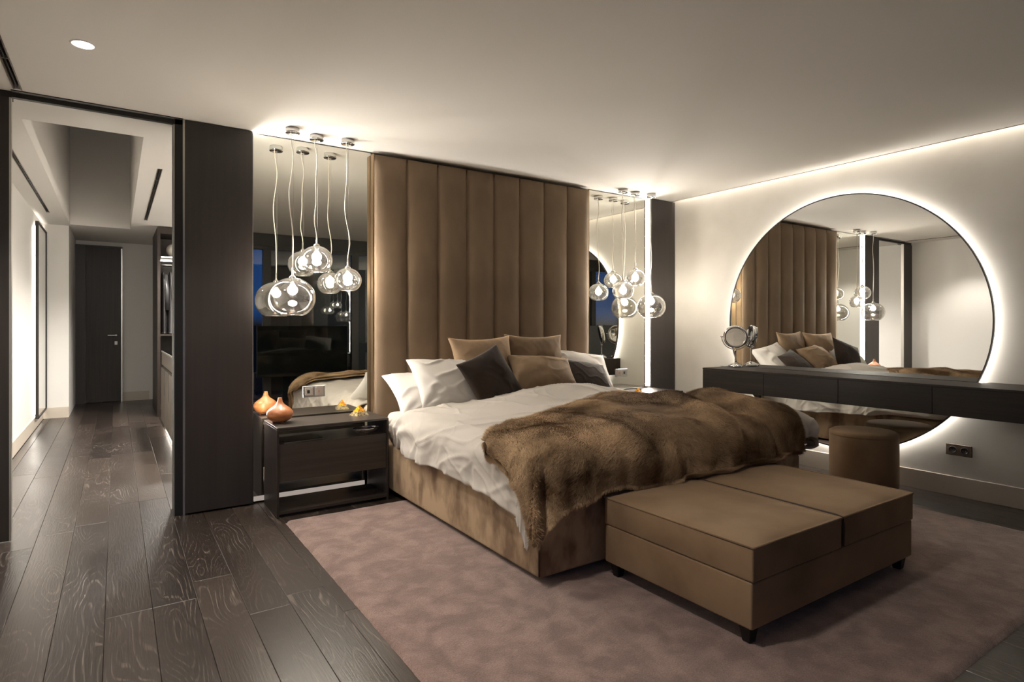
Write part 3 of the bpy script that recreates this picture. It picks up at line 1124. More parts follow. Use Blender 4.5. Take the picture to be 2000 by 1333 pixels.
def pillow(name, label, cat, c, w, h, t, yaw, tilt, roll, mat, seed, group=None, **kw):
    o = link(name, pillow_mesh(name, w, h, t, mat, seed, **kw))
    R = Matrix.Rotation(math.radians(yaw), 4, 'Z') @ Matrix.Rotation(-math.radians(tilt), 4, 'X') @ \
        Matrix(((1, 0, 0, 0), (0, 0, -1, 0), (0, 1, 0, 0), (0, 0, 0, 1))) @ Matrix.Rotation(math.radians(roll), 4, 'Z')
    o.matrix_world = Matrix.Translation(Vector(c)) @ R
    tag(o, label, cat, group)
    return o


pillow('pillow', 'white pillow lying flattest at the left head of the bed, under another white pillow', 'pillow',
       (2.03, 4.06, 0.735), 0.74, 0.50, 0.21, -2, 58, 0, M_PILLOW, 3, wrinkle=0.011)
pillow('pillow', 'white wrinkled pillow leaning at the left head of the bed, upper of the two', 'pillow',
       (2.18, 4.01, 0.80), 0.74, 0.48, 0.22, 2, 44, -4, M_PILLOW, 8, wrinkle=0.012)
pillow('pillow', 'white pillow at the right head of the bed behind the small dark cushion', 'pillow',
       (3.52, 4.12, 0.80), 0.66, 0.50, 0.22, 0, 36, -9, M_PILLOW, 12, wrinkle=0.010)
pillow('cushion', 'light tan velvet cushion standing against the headboard, leftmost of the upright two', 'cushion',
       (2.50, 4.14, 0.925), 0.62, 0.48, 0.19, 4, 16, 1, M_CUSHTAN, 21, wrinkle=0.004, pinch=0.12)
pillow('cushion', 'taupe velvet cushion standing against the headboard, rightmost of the upright two', 'cushion',
       (3.06, 4.19, 0.935), 0.60, 0.48, 0.17, -3, 14, -1, M_CUSHTAUPE, 22, wrinkle=0.004, pinch=0.12)
pillow('cushion', 'tan velvet cushion leaning back in the middle of the pillow pile', 'cushion',
       (2.95, 3.93, 0.825), 0.60, 0.43, 0.24, -6, 44, -6, M_CUSHTAUPE, 23, wrinkle=0.005, pinch=0.11)
pillow('cushion', 'dark brown square cushion tilted on its corner in front of the tan cushions', 'cushion',
       (2.39, 3.86, 0.838), 0.46, 0.44, 0.14, 6, 24, 20, M_CUSHDARK, 24, wrinkle=0.003, pinch=0.07)
pillow('cushion', 'dark brown cushion lying back at the right end of the pillow pile', 'cushion',
       (3.41, 3.93, 0.785), 0.46, 0.40, 0.15, -4, 46, -13, M_CUSHDARK, 25, wrinkle=0.003, pinch=0.07)

# ================================================================== BENCH
bn = thing('bench', 'low taupe suede storage bench with two seat cushions at the foot of the bed', 'bench', (2.665, 1.76, 0.0))
hx_, hy_ = 0.665, 0.405
box('bench_base', -hx_, hx_, -hy_, hy_, 0.088, 0.270, M_SUEDE2, bn, bevel=0.008, seg=3, smooth=True)


def seat_cushion(x0, x1):
    n, m = 46, 54
    bm = bmesh.new()
    add_box(bm, x0, x1, -hy_ - 0.006, hy_ + 0.004, 0.271, 0.405, 0.009, 3)
    o = link('seat_cushion', bm_mesh('seat_cushion', bm, M_SUEDE2, True), bn)
    U, V_ = np.meshgrid(np.linspace(-1, 1, n), np.linspace(-1, 1, m), indexing='ij')
    cx = (x0 + x1) / 2
    X = cx + U * (x1 - x0 - 0.02) / 2
    Yy = V_ * (hy_ - 0.006)
    crown = ((1 - U ** 4) * (1 - V_ ** 4)) ** 0.6
    Zt = 0.4040 + 0.018 * crown + 0.0016 * N3(X * 9, Yy * 9) * crown \
        + 0.0022 * np.sin((X * 22 + Yy * 44)) * np.exp(-(((X + 0.10) / 0.10) ** 2 + ((Yy + 0.25) / 0.12) ** 2))
    me = grid_mesh('cushion_top', np.stack([X, Yy, Zt], -1), M_SUEDE2)
    link('cushion_top', me, o)
    zz = 0.403
    tube('piping', [(x0 + 0.002, -hy_ - 0.004, zz), (x1 - 0.002, -hy_ - 0.004, zz), (x1 - 0.001, hy_, zz), (x0 + 0.001, hy_, zz)],
         0.0055, M_SUEDE2, o, closed=True)


seat_cushion(-hx_ - 0.002, -0.022)
seat_cushion(-0.010, hx_ + 0.002)
bm = bmesh.new()
add_box(bm, -hx_ + 0.006, hx_ - 0.006, -hy_ + 0.006, hy_ - 0.006, 0.262, 0.276)
link('seam', bm_mesh('seam', bm, M_PIPE), bn)
tube('seam', [(-0.016, hy_, 0.404), (-0.016, -0.10, 0.407), (-0.017, -0.24, 0.408), (-0.010, -hy_ + 0.03, 0.406), (-0.008, -hy_ - 0.004, 0.402), (-0.012, -hy_ - 0.007, 0.38), (-0.016, -hy_ - 0.006, 0.28)], 0.0065, M_PIPE, bn)


def leg_mesh():
    bm = bmesh.new()
    for z, r in ((0.0, 0.019), (0.09, 0.028)):
        pass
    vs = []
    for z, r in ((0.0, 0.018), (0.09, 0.028)):
        vs.append([bm.verts.new((sx * r, sy * r, z)) for sx, sy in ((-1, -1), (1, -1), (1, 1), (-1, 1))])
    for k in range(4):
        j = (k + 1) % 4
        bm.faces.new((vs[0][k], vs[0][j], vs[1][j], vs[1][k]))
    bm.faces.new(vs[0][::-1])
    bm.faces.new(vs[1])
    bmesh.ops.bevel(bm, geom=list(bm.edges), offset=0.003, segments=2, affect='EDGES')
    return bm_mesh('leg', bm, M_BLACK)


lm = leg_mesh()
for sx in (-1, 1):
    for sy in (-1, 1):
        link('leg', lm, bn, (sx * (hx_ - 0.045), sy * (hy_ - 0.045), 0.0205))
for o in bn.children:
    if o.name.startswith('leg'):
        o.scale = (1, 1, 0.78)

# ================================================================== RUG
def rug_material():
    m = bpy.data.materials.new('rug_pile')
    m.use_nodes = True
    nt = m.node_tree
    N = nt.nodes.new
    L = nt.links.new
    p = nt.nodes['Principled BSDF']
    tc = N('ShaderNodeTexCoord')
    n = N('ShaderNodeTexNoise'); n.inputs['Scale'].default_value = 8.5; n.inputs['Detail'].default_value = 8; n.inputs['Distortion'].default_value = 0.3
    n.inputs['Roughness'].default_value = 0.6
    L(tc.outputs['Object'], n.inputs['Vector'])
    r = N('ShaderNodeValToRGB')
    r.color_ramp.elements[0].position = 0.41; r.color_ramp.elements[0].color = lin(122, 100, 92)
    r.color_ramp.elements[1].position = 0.62; r.color_ramp.elements[1].color = lin(150, 125, 115)
    L(n.outputs[0], r.inputs[0])
    n2 = N('ShaderNodeTexNoise'); n2.inputs['Scale'].default_value = 160; n2.inputs['Detail'].default_value = 3
    L(tc.outputs['Object'], n2.inputs['Vector'])
    r2 = N('ShaderNodeValToRGB')
    r2.color_ramp.elements[0].position = 0.3; r2.color_ramp.elements[0].color = (0.72, 0.72, 0.72, 1)
    r2.color_ramp.elements[1].position = 0.7; r2.color_ramp.elements[1].color = (1.1, 1.1, 1.1, 1)
    L(n2.outputs[0], r2.inputs[0])
    mx = N('ShaderNodeMixRGB'); mx.blend_type = 'MULTIPLY'; mx.inputs[0].default_value = 1
    L(r.outputs[0], mx.inputs[1]); L(r2.outputs[0], mx.inputs[2]); L(mx.outputs[0], p.inputs['Base Color'])
    b = N('ShaderNodeBump'); b.inputs['Strength'].default_value = 0.55; b.inputs['Distance'].default_value = 0.005
    ad = N('ShaderNodeMath'); ad.operation = 'ADD'
    ml = N('ShaderNodeMath'); ml.operation = 'MULTIPLY'; ml.inputs[1].default_value = 2.0
    L(n.outputs[0], ml.inputs[0]); L(ml.outputs[0], ad.inputs[0]); L(n2.outputs[0], ad.inputs[1])
    L(ad.outputs[0], b.inputs['Height']); L(b.outputs[0], p.inputs['Normal'])
    p.inputs['Roughness'].default_value = 0.95
    p.inputs['Specular IOR Level'].default_value = 0.1
    p.inputs['Sheen Weight'].default_value = 0.35
    p.inputs['Sheen Roughness'].default_value = 0.5
    return m


M_RUG = rug_material()
rx0, rx1, ry0, ry1 = 0.885, 4.51, 0.865, 3.885
nX, nY = 210, 180
xs = np.linspace(rx0, rx1, nX)
ys = np.linspace(ry0, ry1, nY)
Xg, Yg = np.meshgrid(xs, ys, indexing='ij')
ed = np.minimum(np.minimum(Xg - rx0, rx1 - Xg), np.minimum(Yg - ry0, ry1 - Yg))
Zg = 0.0195 * np.clip(ed / 0.016, 0.0, 1) ** 0.4 + 0.0006 * N1(Xg * 40, Yg * 40) + 0.001 * N2(Xg * 8, Yg * 8)
Zg = np.where(ed <= 1e-6, 0.001, Zg)
Pg = np.stack([Xg + 0.0015 * N3(Xg * 50, Yg * 50), Yg + 0.0015 * N4(Xg * 50, Yg * 50), Zg], -1)
rug = tag(link('rug', grid_mesh('rug', Pg, M_RUG)), 'large mauve brown short pile rug under the bed and bench', 'rug')

# ================================================================== NIGHTSTANDS
def nightstand(cx, label, lefty, w=0.76, y0=4.008, y1=4.405):
    d = y1 - y0
    t = thing('nightstand', label, 'nightstand', (cx, (y0 + y1) / 2, 0), 0)
    hw, hd = w / 2, d / 2
    th = 0.020
    ws = 0.014
    box('top_panel', -hw, hw, -hd, hd, 0.585 - 0.014, 0.585, M_DARKH, t, bevel=0.0015, seg=1)
    box('side_panel', -hw, -hw + ws, -hd, hd, 0.0, 0.571, M_DARKWOOD, t, bevel=0.001, seg=1)
    box('side_panel', hw - ws, hw, -hd, hd, 0.0, 0.571, M_DARKWOOD, t, bevel=0.001, seg=1)
    box('bottom_panel', -hw + ws, hw - ws, -hd + 0.002, hd - 0.05, 0.022, 0.040, M_DARKH, t)
    dr = box('drawer', -hw + ws + 0.002, hw - ws - 0.002, -hd + 0.008, hd - 0.015, 0.232, 0.474, M_DARKH, t)
    return t


nl = nightstand(1.24, 'dark wood open-framed bedside table on the left side of the bed', True)
nr = nightstand(4.385, 'dark wood bedside table on the far right side of the bed', False)

# onion diffuser
on = thing('aroma_diffuser', 'onion-shaped wood grain aroma diffuser on the left bedside table', 'diffuser', (0.925, 4.22, 0.5855), 0.3)
pr = [(0.0, 0.012), (0.045, 0.012), (0.066, 0.022), (0.080, 0.040), (0.086, 0.060), (0.083, 0.078), (0.071, 0.093), (0.054, 0.107),
      (0.038, 0.118), (0.026, 0.129), (0.018, 0.142), (0.013, 0.166), (0.0135, 0.170), (0.008, 0.171), (0.007, 0.15), (0.0, 0.15)]
lathe('body', pr, M_ONION, on, seg=40)
lathe('base_ring', [(0.0, 0.006), (0.040, 0.006), (0.052, 0.014), (0.040, 0.016), (0.0, 0.016)], M_ONIOND, on)
for k in range(3):
    a = k * 2 * PI / 3 + 0.4
    lathe('foot', [(0, 0), (0.008, 0), (0.008, 0.010), (0, 0.010)], M_ONIOND, on, seg=12, loc=(0.04 * math.cos(a), 0.04 * math.sin(a), 0))
pk = tube('spout_seam', [(0.012, -0.006, 0.140), (0.03, -0.02, 0.118), (0.055, -0.034, 0.102), (0.074, -0.036, 0.082), (0.078, -0.036, 0.066)], 0.0012, M_ONIOND, on)


def pyramid(x, y, z, s, h, label, rz=0.2):
    t = thing('resin_pyramid', label, 'ornament', (x, y, z), rz)
    bm = bmesh.new()
    k = 0.38
    a = [bm.verts.new((sx * s / 2, sy * s / 2, 0)) for sx, sy in ((-1, -1), (1, -1), (1, 1), (-1, 1))]
    b = [bm.verts.new((sx * s / 2 * (1 - k), sy * s / 2 * (1 - k), h * k)) for sx, sy in ((-1, -1), (1, -1), (1, 1), (-1, 1))]
    for i in range(4):
        j = (i + 1) % 4
        bm.faces.new((a[i], a[j], b[j], b[i]))
    bm.faces.new(a[::-1]); bm.faces.new(b)
    o = link('clear_base', bm_mesh('clear_base', bm, M_RESIN), t)
    bm = bmesh.new()
    b = [bm.verts.new((sx * s / 2 * (1 - k) * 0.99, sy * s / 2 * (1 - k) * 0.99, h * k + 0.0003)) for sx, sy in ((-1, -1), (1, -1), (1, 1), (-1, 1))]
    ap = bm.verts.new((0, 0, h))
    for i in range(4):
        j = (i + 1) % 4
        bm.faces.new((b[i], b[j], ap))
    bm.faces.new(b[::-1])
    link('amber_top', bm_mesh('amber_top', bm, M_AMBER), t)['label'] = 'amber flecked top'
    return t


pyramid(1.49, 4.25, 0.5855, 0.105, 0.075, 'small amber resin pyramid on the left bedside table', 0.25)
pyramid(4.22, 4.10, 0.5855, 0.075, 0.055, 'tiny amber pyramid ornament on the right bedside table', 0.1)
ls = thing('lens_box', 'tiny black box on the right bedside table', 'box', (4.31, 4.18, 0.5855), 0.2)
box('box_body', -0.022, 0.022, -0.016, 0.016, 0, 0.026, M_BLACK, ls, bevel=0.002, seg=1)
box('box_lid', -0.023, 0.023, -0.017, 0.017, 0.026, 0.032, M_SOCKETD, ls)

tb = thing('tablet', 'thin dark glossy tablet lying on the open shelf of the left bedside table', 'tablet', (1.02, 4.16, 0.4745), 0.12)
box('tablet_case', -0.125, 0.145, -0.115, 0.10, 0, 0.006, M_STEEL, tb, bevel=0.002, seg=1)
box('tablet_screen', -0.120, 0.140, -0.110, 0.095, 0.006, 0.0075, M_SCREEN, tb)
dsh = thing('glass_dish', 'small oval pinkish glass dish on the open shelf of the left bedside table', 'dish', (1.49, 4.11, 0.4745), 0.2)
o = lathe('bowl', [(0.0, 0.002), (0.03, 0.002), (0.055, 0.012), (0.068, 0.028), (0.066, 0.029), (0.052, 0.015), (0.028, 0.006), (0.0, 0.006)], M_DISHG, dsh, seg=28)
o.scale = (1.5, 1.0, 1.3)
o = lathe('rim', [(0.066, 0.028), (0.069, 0.028), (0.069, 0.031), (0.066, 0.031), (0.066, 0.028)], M_CHROME, dsh, seg=28)
o.scale = (1.5, 1.0, 1.3)

# ---- sockets
def socket_pair(name_label, loc, rot, mods, mat):
    t = thing('wall_socket', name_label, 'socket', loc, 0)
    t.rotation_euler = rot
    box('frame_plate', -0.080, 0.080, -0.009, 0.0, -0.041, 0.041, mat, t, bevel=0.002, seg=1)
    for s_, kind in zip((-1, 1), mods):
        cx = s_ * 0.0365
        if kind == 'round':
            o = lathe('outlet', [(0.0, 0.001), (0.021, 0.001), (0.021, 0.0035), (0.0245, 0.0035), (0.0255, 0.0)], M_SOCKETD, t, seg=28,
                      loc=(cx, -0.0092, 0), rot=(PI / 2, 0, 0))
            for q in (-0.0095, 0.0095):
                lathe('pin_hole', [(0, 0.002), (0.003, 0.002), (0.003, 0.0035), (0, 0.0035)], M_BLACK, t, seg=10, loc=(cx + q, -0.0092, 0), rot=(PI / 2, 0, 0))
        elif kind == 'usb':
            m_ = box('module', cx - 0.028, cx + 0.028, -0.0115, -0.009, -0.028, 0.028, M_SOCKET, t, bevel=0.001, seg=1)
            box('port', cx - 0.014, cx + 0.006, -0.0125, -0.0115, -0.012, 0.012, M_BLACK, m_)
        else:
            m_ = box('module', cx - 0.031, cx + 0.031, -0.0115, -0.009, -0.031, 0.031, M_SOCKET, t, bevel=0.001, seg=1)
            box('switch_mark', cx - 0.003, cx + 0.001, -0.0120, -0.0114, -0.010, 0.008, M_RED, m_)
            m2_ = m_
    return t


socket_pair('grey two-module socket and switch plate on the left bedside mirror', (1.213, YB - 0.0005, 0.760), (0, 0, 0), ('usb', 'switch'), M_STEEL)
socket_pair('two-module socket and switch plate on the right bedside mirror', (4.335, YB - 0.0005, 0.757), (0, 0, 0), ('switch', 'usb'), M_STEEL)
socket_pair('brown double power socket low on the right wall under the vanity', (XR - 0.0005, 1.768, 0.338), (0, 0, -PI / 2), ('round', 'round'),
            pmat('taupe_plastic', lin(98, 84, 70), 0.4, metal=0.2))

# ================================================================== PENDANTS
def globe_mesh(name, R):
    prof = []
    fl = 0.92
    a0, a1 = math.radians(9), math.radians(148)
    n = 22
    for i in range(n + 1):
        a = a0 + (a1 - a0) * i / n
        prof.append((R * math.sin(a), R * fl * math.cos(a)))
    t = 0.0025
    for i in range(n, -1, -1):
        a = a0 + (a1 - a0) * i / n
        prof.append(((R - t) * math.sin(a), (R - t) * fl * math.cos(a)))
    prof.append(prof[0])
    return lathe_mesh(name, prof, M_GLOBE, 48)


def pendant(x, y, zc, R, label, group, seed, bulbz):
    t = thing('pendant_lamp', label, 'pendant lamp', (x, y, H), 0, group)
    zr = zc - H
    lathe('canopy', [(0.0, 0.0), (0.045, 0.0), (0.048, -0.035), (0.046, -0.038), (0.045, -0.032), (0.0, -0.032)], M_CHROME, t, seg=32)
    top = zr + R * 0.92
    r = random.Random(seed)
    n = 30
    pts = []
    a1, a2, p1, p2 = 0.011, 0.006, r.uniform(0, 6), r.uniform(0, 6)
    for i in range(n + 1):
        s = i / n
        z = -0.027 + (top + 0.065 + 0.027) * s
        env = min(1, s * 6, (1 - s) * 8)
        dx = -0.012 * (1 - s) + env * (a1 * math.sin(s * 7 + p1) + a2 * math.sin(s * 13 + p2))
        dy = env * 0.006 * math.sin(s * 8 + p2)
        pts.append((dx, dy, z))
    tube('cable', pts, 0.0034, M_CABLE, t, seg=6)
    tube('suspension_wire', [(0.006, 0, -0.027), (0.006, 0, top + 0.06)], 0.0008, M_STEEL, t, seg=5)
    lathe('socket_cap', [(0.0, top + 0.068), (0.006, top + 0.068), (0.0065, top + 0.02), (0.012, top + 0.014), (0.022, top + 0.006), (0.024, top - 0.006),
                         (0.018, top - 0.01), (0.016, top - 0.040), (0.0, top - 0.042)], M_CHROME, t, seg=24)
    g = link('glass_globe', globe_mesh('glass_globe', R), t, (0, 0, zr))
    rb = 0.033
    bp = [(0.0, -rb)] + [(rb * math.sin(a), -rb * math.cos(a)) for a in np.linspace(0.2, 2.6, 12)] + [(0.012, rb * 1.3), (0.0, rb * 1.3)]
    lathe('bulb', [(float(a), float(b)) for a, b in bp], M_BULB, t, seg=20, loc=(0, 0, bulbz - H))
    return t


gl, gr = 'pendant lamps above the left bedside table', 'pendant lamps above the right bedside table'
pendant(1.003, 4.20, 1.435, 0.152, 'large smoked glass globe pendant hanging lowest above the left bedside table', gl, 1, 1.490)
pendant(1.183, 4.262, 1.712, 0.110, 'medium glass globe pendant hanging highest above the left bedside table', gl, 2, 1.735)
pendant(1.398, 4.235, 1.575, 0.098, 'glass globe pendant nearest the headboard above the left bedside table', gl, 3, 1.595)
pendant(4.185, 4.27, 1.590, 0.104, 'glass globe pendant nearest the headboard above the right bedside table', gr, 4, 1.600)
pendant(4.375, 4.29, 1.725, 0.098, 'small glass globe pendant hanging highest above the right bedside table', gr, 5, 1.735)
pendant(4.575, 4.26, 1.440, 0.146, 'large smoked glass globe pendant hanging lowest by the far corner column', gr, 6, 1.495)

# ================================================================== VANITY + ROUND MIRROR
va = thing('floating_vanity', 'long dark wood wall-hung vanity shelf with drawers under the round mirror', 'vanity', (4.83, 2.0, 0.0))
VY1, VY0 = 3.652 - 2.0, 0.49 - 2.0
box('body', -0.20, 0.200, VY0 + 0.002, VY1 - 0.002, 0.647, 0.832, M_DARKV, va)
bm = bmesh.new()
add_box(bm, -0.214, 0.200, VY0, VY1, 0.832, 0.846)
add_box(bm, 0.200, 0.268, 3.60 - 2.0, VY1, 0.832, 0.846)
add_box(bm, 0.200, 0.268, VY0, 1.58 - 2.0, 0.832, 0.846)
link('top_panel', bm_mesh('top_panel', bm, M_DARKV), va)
box('wall_bracket', 0.200, 0.268, 3.60 - 2.0, VY1, 0.66, 0.832, M_DARKV, va)
box('wall_bracket', 0.200, 0.268, VY0, 1.58 - 2.0, 0.66, 0.832, M_DARKV, va)
ww = (VY1 - VY0) / 5
for i in range(5):
    a = VY1 - ww * (i + 1)
    box('drawer', -0.214, -0.200, a + 0.0018, a + ww - 0.0018, 0.643, 0.830, M_DARKV, va, bevel=0.001, seg=1)

MC = (5.046, 2.605, 1.280)
MRAD = 1.062
rm = thing('round_mirror', 'huge round backlit wall mirror behind the vanity shelf', 'mirror', MC)
RX = (0, -PI / 2, 0)
def disc(name, R, x, mat, parent, seg=128):
    bm = bmesh.new()
    vs = [bm.verts.new((x, R * math.cos(2 * PI * k / seg), R * math.sin(2 * PI * k / seg))) for k in range(seg)]
    bm.faces.new(vs[::-1])
    return link(name, bm_mesh(name, bm, mat), parent)


def band(name, prof, mat, parent, seg=128, smooth=True):
    """profile of (radius, x) swept around the x axis"""
    V, F = [], []
    n = len(prof)
    for k in range(seg):
        a = 2 * PI * k / seg
        for r, x in prof:
            V.append((x, r * math.cos(a), r * math.sin(a)))
    for k in range(seg):
        k2 = (k + 1) % seg
        for i in range(n):
            j = (i + 1) % n
            F.append((k * n + i, k2 * n + i, k2 * n + j, k * n + j))
    me = py_mesh(name, V, F, mat, smooth)
    bm = bmesh.new(); bm.from_mesh(me)
    bmesh.ops.recalc_face_normals(bm, faces=bm.faces)
    bm.to_mesh(me); bm.free()
    return link(name, me, parent)


disc('mirror_glass', MRAD - 0.006, 0.0, M_MIRROR, rm)
band('frame', [(MRAD - 0.009, -0.003), (MRAD, -0.003), (MRAD, 0.018), (MRAD - 0.009, 0.018)], M_FRAME, rm, smooth=False)
disc('back_plate', MRAD - 0.006, 0.012, M_BLACK, rm)
band('light_strip', [(MRAD - 0.045, 0.020), (MRAD - 0.030, 0.020), (MRAD - 0.030, 0.046), (MRAD - 0.045, 0.046)], M_LEDR, rm, smooth=False)
band('channel_ring', [(MRAD - 0.052, 0.014), (MRAD - 0.047, 0.014), (MRAD - 0.047, 0.052), (MRAD - 0.052, 0.052)], M_ALU, rm, smooth=False)

# makeup mirror
mm = thing('makeup_mirror', 'round chrome magnifying makeup mirror on a stand on the vanity', 'makeup mirror', (4.92, 3.512, 0.8465), -0.95)
lathe('base', [(0.0, 0.0), (0.060, 0.0), (0.062, 0.008), (0.055, 0.022), (0.040, 0.036), (0.022, 0.044), (0.010, 0.050), (0.0, 0.050)], M_CHROME, mm, seg=32)
for a in (0.5, 2.5, 4.6):
    lathe('foot', [(0.0, 0.0), (0.026, 0.0), (0.025, 0.014), (0.017, 0.024), (0.0, 0.028)], M_CHROME, mm, seg=16, loc=(0.052 * math.cos(a), 0.052 * math.sin(a), 0.0))
lathe('stem', [(0.0, 0.03), (0.009, 0.03), (0.0075, 0.06), (0.0065, 0.15), (0.010, 0.156), (0.010, 0.168), (0.0, 0.172)], M_CHROME, mm, seg=20)
RF = 0.122
tube('fork', [(RF * math.cos(a), 0.0, 0.292 + RF * math.sin(a)) for a in np.linspace(PI + 0.0, 2 * PI, 28)], 0.0048, M_CHROME, mm)
for s_ in (-1, 1):
    lathe('pivot_knob', [(0.0, -0.012), (0.007, -0.010), (0.008, 0.0), (0.006, 0.010), (0.0, 0.012)], M_CHROME, mm, seg=14,
          loc=(s_ * RF, 0, 0.292), rot=(0, PI / 2, 0))
hdm = lathe('mirror_head', [(0.0, 0.020), (0.088, 0.020), (0.092, 0.026), (0.108, 0.022), (0.111, 0.0), (0.108, -0.022), (0.092, -0.026), (0.088, -0.020), (0.0, -0.020)],
            M_CHROME, mm, seg=48, loc=(0, 0, 0.292), rot=(PI / 2 + 0.18, 0, 0))
lathe('magnifying_glass', [(0.0, 0.0215), (0.0865, 0.0215)], M_MIRROR, hdm, seg=48)
tube('power_lead', [(-0.05, 0.0, 0.006), (-0.09, 0.02, 0.003), (-0.12, 0.05, 0.003), (-0.135, 0.085, 0.003)], 0.002, M_SOCKETD, mm, seg=6)

# stool
st = thing('stool', 'round taupe suede pouf stool between the bench and the vanity', 'stool', (4.76, 2.27, 0.0))
R_ = 0.233
lathe('pouf_body', [(0.0, 0.012), (R_ - 0.03, 0.012), (R_ - 0.008, 0.022), (R_, 0.045), (R_, 0.405), (R_ - 0.001, 0.409)], M_SUEDE2, st, seg=56)
lathe('seat_pad', [(R_ - 0.001, 0.409), (R_ + 0.001, 0.413), (R_ - 0.002, 0.432), (R_ - 0.018, 0.443), (R_ - 0.06, 0.449), (0.0, 0.452)], M_SUEDE2, st, seg=56)
lathe('glide', [(0.0, 0.0), (R_ - 0.05, 0.0), (R_ - 0.05, 0.012), (0.0, 0.012)], M_BLACK, st, seg=40)

# ================================================================== TELEVISION (behind the camera, seen in the mirrors)
tv = thing('television', 'black flat television on a low stand in front of the windows', 'television', (2.25, 0.15, 0.0))
box('screen', -0.63, 0.63, 0.0, 0.004, 0.525, 1.235, M_SCREEN, tv)
box('casing', -0.636, 0.636, -0.04, 0.0, 0.519, 1.241, M_BLACK, tv, bevel=0.004, seg=1)
box('stand_column', -0.06, 0.06, -0.05, -0.04, 0.03, 0.9, M_BLACK, tv)
box('stand_base', -0.30, 0.30, -0.16, 0.08, 0.001, 0.03, M_BLACK, tv, bevel=0.004, seg=1)

# ================================================================== DRESSING HALL
tag(box('led_strip', 2.15, 2.19, 4.9, 9.2, 2.25, 2.26, M_LEDFILL), 'added unseen light strip brightening the dressing hall ceiling from its right wall', 'led strip')  # unseen strip added to brighten the hall ceiling
hm = thing('hall_mirror', 'tall backlit mirror on the left wall of the hall', 'mirror', (XL - 0.02, 9.5, 1.31))
box('mirror_glass', 0.040, 0.044, -0.50, 0.50, -1.16, 1.16, M_MIRROR, hm)
bm = bmesh.new()
add_box(bm, 0.020, 0.052, -0.515, -0.50, -1.18, 1.18)
add_box(bm, 0.020, 0.052, 0.50, 0.515, -1.18, 1.18)
add_box(bm, 0.020, 0.052, -0.50, 0.50, -1.18, -1.16)
add_box(bm, 0.020, 0.052, -0.50, 0.50, 1.16, 1.18)
link('frame', bm_mesh('frame', bm, M_FRAME), hm)
box('back_plate', 0.030, 0.036, -0.50, 0.50, -1.16, 1.16, M_BLACK, hm)
bm = bmesh.new()
add_box(bm, 0.004, 0.024, -0.47, -0.45, -1.13, 1.13)
add_box(bm, 0.004, 0.024, 0.45, 0.47, -1.13, 1.13)
add_box(bm, 0.004, 0.024, -0.45, 0.45, -1.13, -1.11)
add_box(bm, 0.004, 0.024, -0.45, 0.45, 1.11, 1.13)
link('light_strip', bm_mesh('light_strip', bm, M_LEDHM), hm)

wd = thing('wardrobe', 'tall dark open wardrobe unit at the right of the hall', 'wardrobe', (1.2, 9.36, 0.0))
box('side_panel', -0.735, -0.70, 0.0, 1.25, 0.0, 2.592, M_DARKWOOD, wd)
box('side_panel', 0.70, 0.735, 0.0, 1.25, 0.0, 2.592, M_DARKWOOD, wd)
box('back_panel', -0.70, 0.70, 0.62, 0.64, 0.0, 2.592, M_DARKWOOD, wd)
box('top_panel', -0.70, 0.70, 0.0, 0.62, 2.50, 2.592, M_DARKWOOD, wd)
box('shelf', -0.70, 0.70, 0.02, 0.62, 2.165, 2.19, M_DARKWOOD, wd)
box('shelf', -0.70, 0.70, 0.02, 0.62, 1.10, 1.125, M_DARKWOOD, wd)
box('base_panel', -0.70, 0.70, 0.02, 0.62, 0.0, 0.10, M_DARKWOOD, wd)
box('light_strip', -0.69, 0.69, 0.012, 0.024, 2.178, 2.188, M_LEDD, wd)
box('light_strip', -0.69, 0.69, 0.30, 0.312, 2.150, 2.160, M_LEDD, wd)
tube('hanging_rail', [(-0.70, 0.30, 2.09), (0.70, 0.30, 2.09)], 0.014, M_STEEL, wd, seg=12)


def garment(x, mat, label, ln, tk, seed):
    t = thing('coat', label, 'coat', (x, 9.66, 2.075), 0)
    nz = Noise2(seed)
    n, m = 36, 40
    V, F = [], []
    for i in range(n):
        s = i / (n - 1)
        zz = -0.08 - ln * s
        half = 0.05 + 0.20 * min(1, s * 7) ** 0.6 + 0.02 * s
        thk = tk * (0.35 + 0.65 * min(1, s * 5)) + 0.012 * s
        for k in range(m):
            a = 2 * PI * k / m
            f = 1 + 0.28 * float(nz(a * 3.0, s * 2.5)) * min(1, s * 3)
            V.append((thk * math.cos(a) * f, half * math.sin(a) * (1 + 0.05 * float(nz(a, s * 3))), zz))
    for i in range(n - 1):
        for k in range(m):
            k2 = (k + 1) % m
            F.append((i * m + k, i * m + k2, (i + 1) * m + k2, (i + 1) * m + k))
    F.append(tuple(range(m)))
    F.append(tuple((n - 1) * m + k for k in range(m - 1, -1, -1)))
    link('coat_body', py_mesh('coat_body', V, F, mat), t)
    pts = [(0, 0.0, 0.012), (0, 0.014, 0.03), (0, 0.0, 0.036), (0, -0.014, 0.02), (0, 0, 0.0), (0, 0, -0.09)]
    tube('hanger_hook', pts, 0.002, M_STEEL, t, seg=6)
    # sleeve
    tube('sleeve', [(0.0 + tk * 0.5, -0.20, -0.13), (tk * 0.8, -0.235, -0.35), (tk * 0.9, -0.24, -0.62)], [0.03, 0.04, 0.033], mat, t, seg=10)
    return t


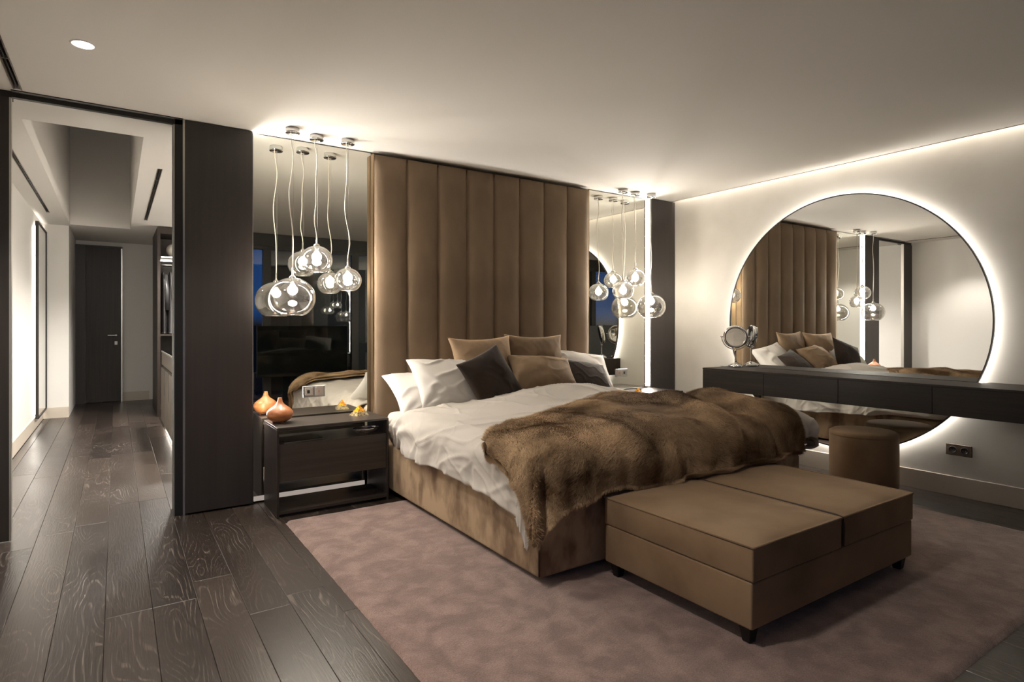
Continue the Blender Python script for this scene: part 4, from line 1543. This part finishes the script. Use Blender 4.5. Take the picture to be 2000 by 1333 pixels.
for i, (x, mi, lb) in enumerate(((0.545, 0, 'black leather coat hanging first at the open end of the wardrobe'),
                                 (0.635, 1, 'dark grey coat hanging second in the wardrobe'),
                                 (0.735, 0, 'black coat hanging third in the wardrobe, behind the door jamb'),
                                 (0.835, 2, 'navy coat hanging deepest in the wardrobe'))):
    garment(x, M_CLOTH[mi], lb, 0.86, 0.036, 30 + i)
vs = thing('round_vase', 'white ball-shaped vase on the top shelf of the wardrobe', 'vase', (0.685, 9.60, 2.1905))
lathe('vase_body', [(0.0, 0.0), (0.045, 0.0)] + [(0.105 * math.sin(a), 0.108 - 0.105 * math.cos(a)) for a in np.linspace(0.5, 2.95, 18)] + [(0.02, 0.22), (0.0, 0.2)], M_WHITEBALL, vs, seg=32)
lathe('vase_neck', [(0.02, 0.205), (0.022, 0.235), (0.018, 0.235), (0.016, 0.205)], M_WHITEBALL, vs, seg=20)

isl = thing('island_cabinet', 'grey-brown chest of drawers island in the dressing hall', 'cabinet', (0.82, 7.55, 0.0))
box('body', -0.345, 0.345, -0.97, 0.97, 0.075, 0.742, M_CABGREY, isl)
box('counter', -0.33, 0.35, -0.97, 0.97, 0.742, 0.765, M_BLACK, isl)
box('top_drawer', -0.352, 0.352, -0.975, 0.975, 0.765, 0.918, M_CABGREY, isl)
box('glass_top', -0.352, 0.352, -0.975, 0.975, 0.918, 0.930, M_SCREEN, isl)
box('top_edge', -0.356, -0.350, -0.975, 0.975, 0.916, 0.934, M_ALU, isl)
box('plinth', -0.28, 0.30, -0.94, 0.94, 0.0, 0.075, M_BLACK, isl)
for i in range(3):
    a = -0.965 + i * 0.645
    dd = box('drawer', -0.358, -0.345, a, a + 0.64, 0.085, 0.735, M_CABGREY, isl, bevel=0.003, seg=1)
    box('recessed_handle', -0.3595, -0.357, a + 0.02, a + 0.05, 0.43, 0.735, M_BLACK, dd)
box('light_strip', -0.30, -0.285, -0.93, 0.93, 0.05, 0.07, M_LEDD, isl)
bk = thing('card_box', 'small yellow and black card box leaning by the hall island cabinet', 'box', (0.54, 8.72, 0.0))
box('box_body', -0.03, 0.05, 0.0, 0.04, 0.001, 0.80, M_BLACK, bk)
box('box_face', -0.025, 0.02, -0.004, 0.0, 0.80 - 0.09, 0.80, M_YELLOW, bk)
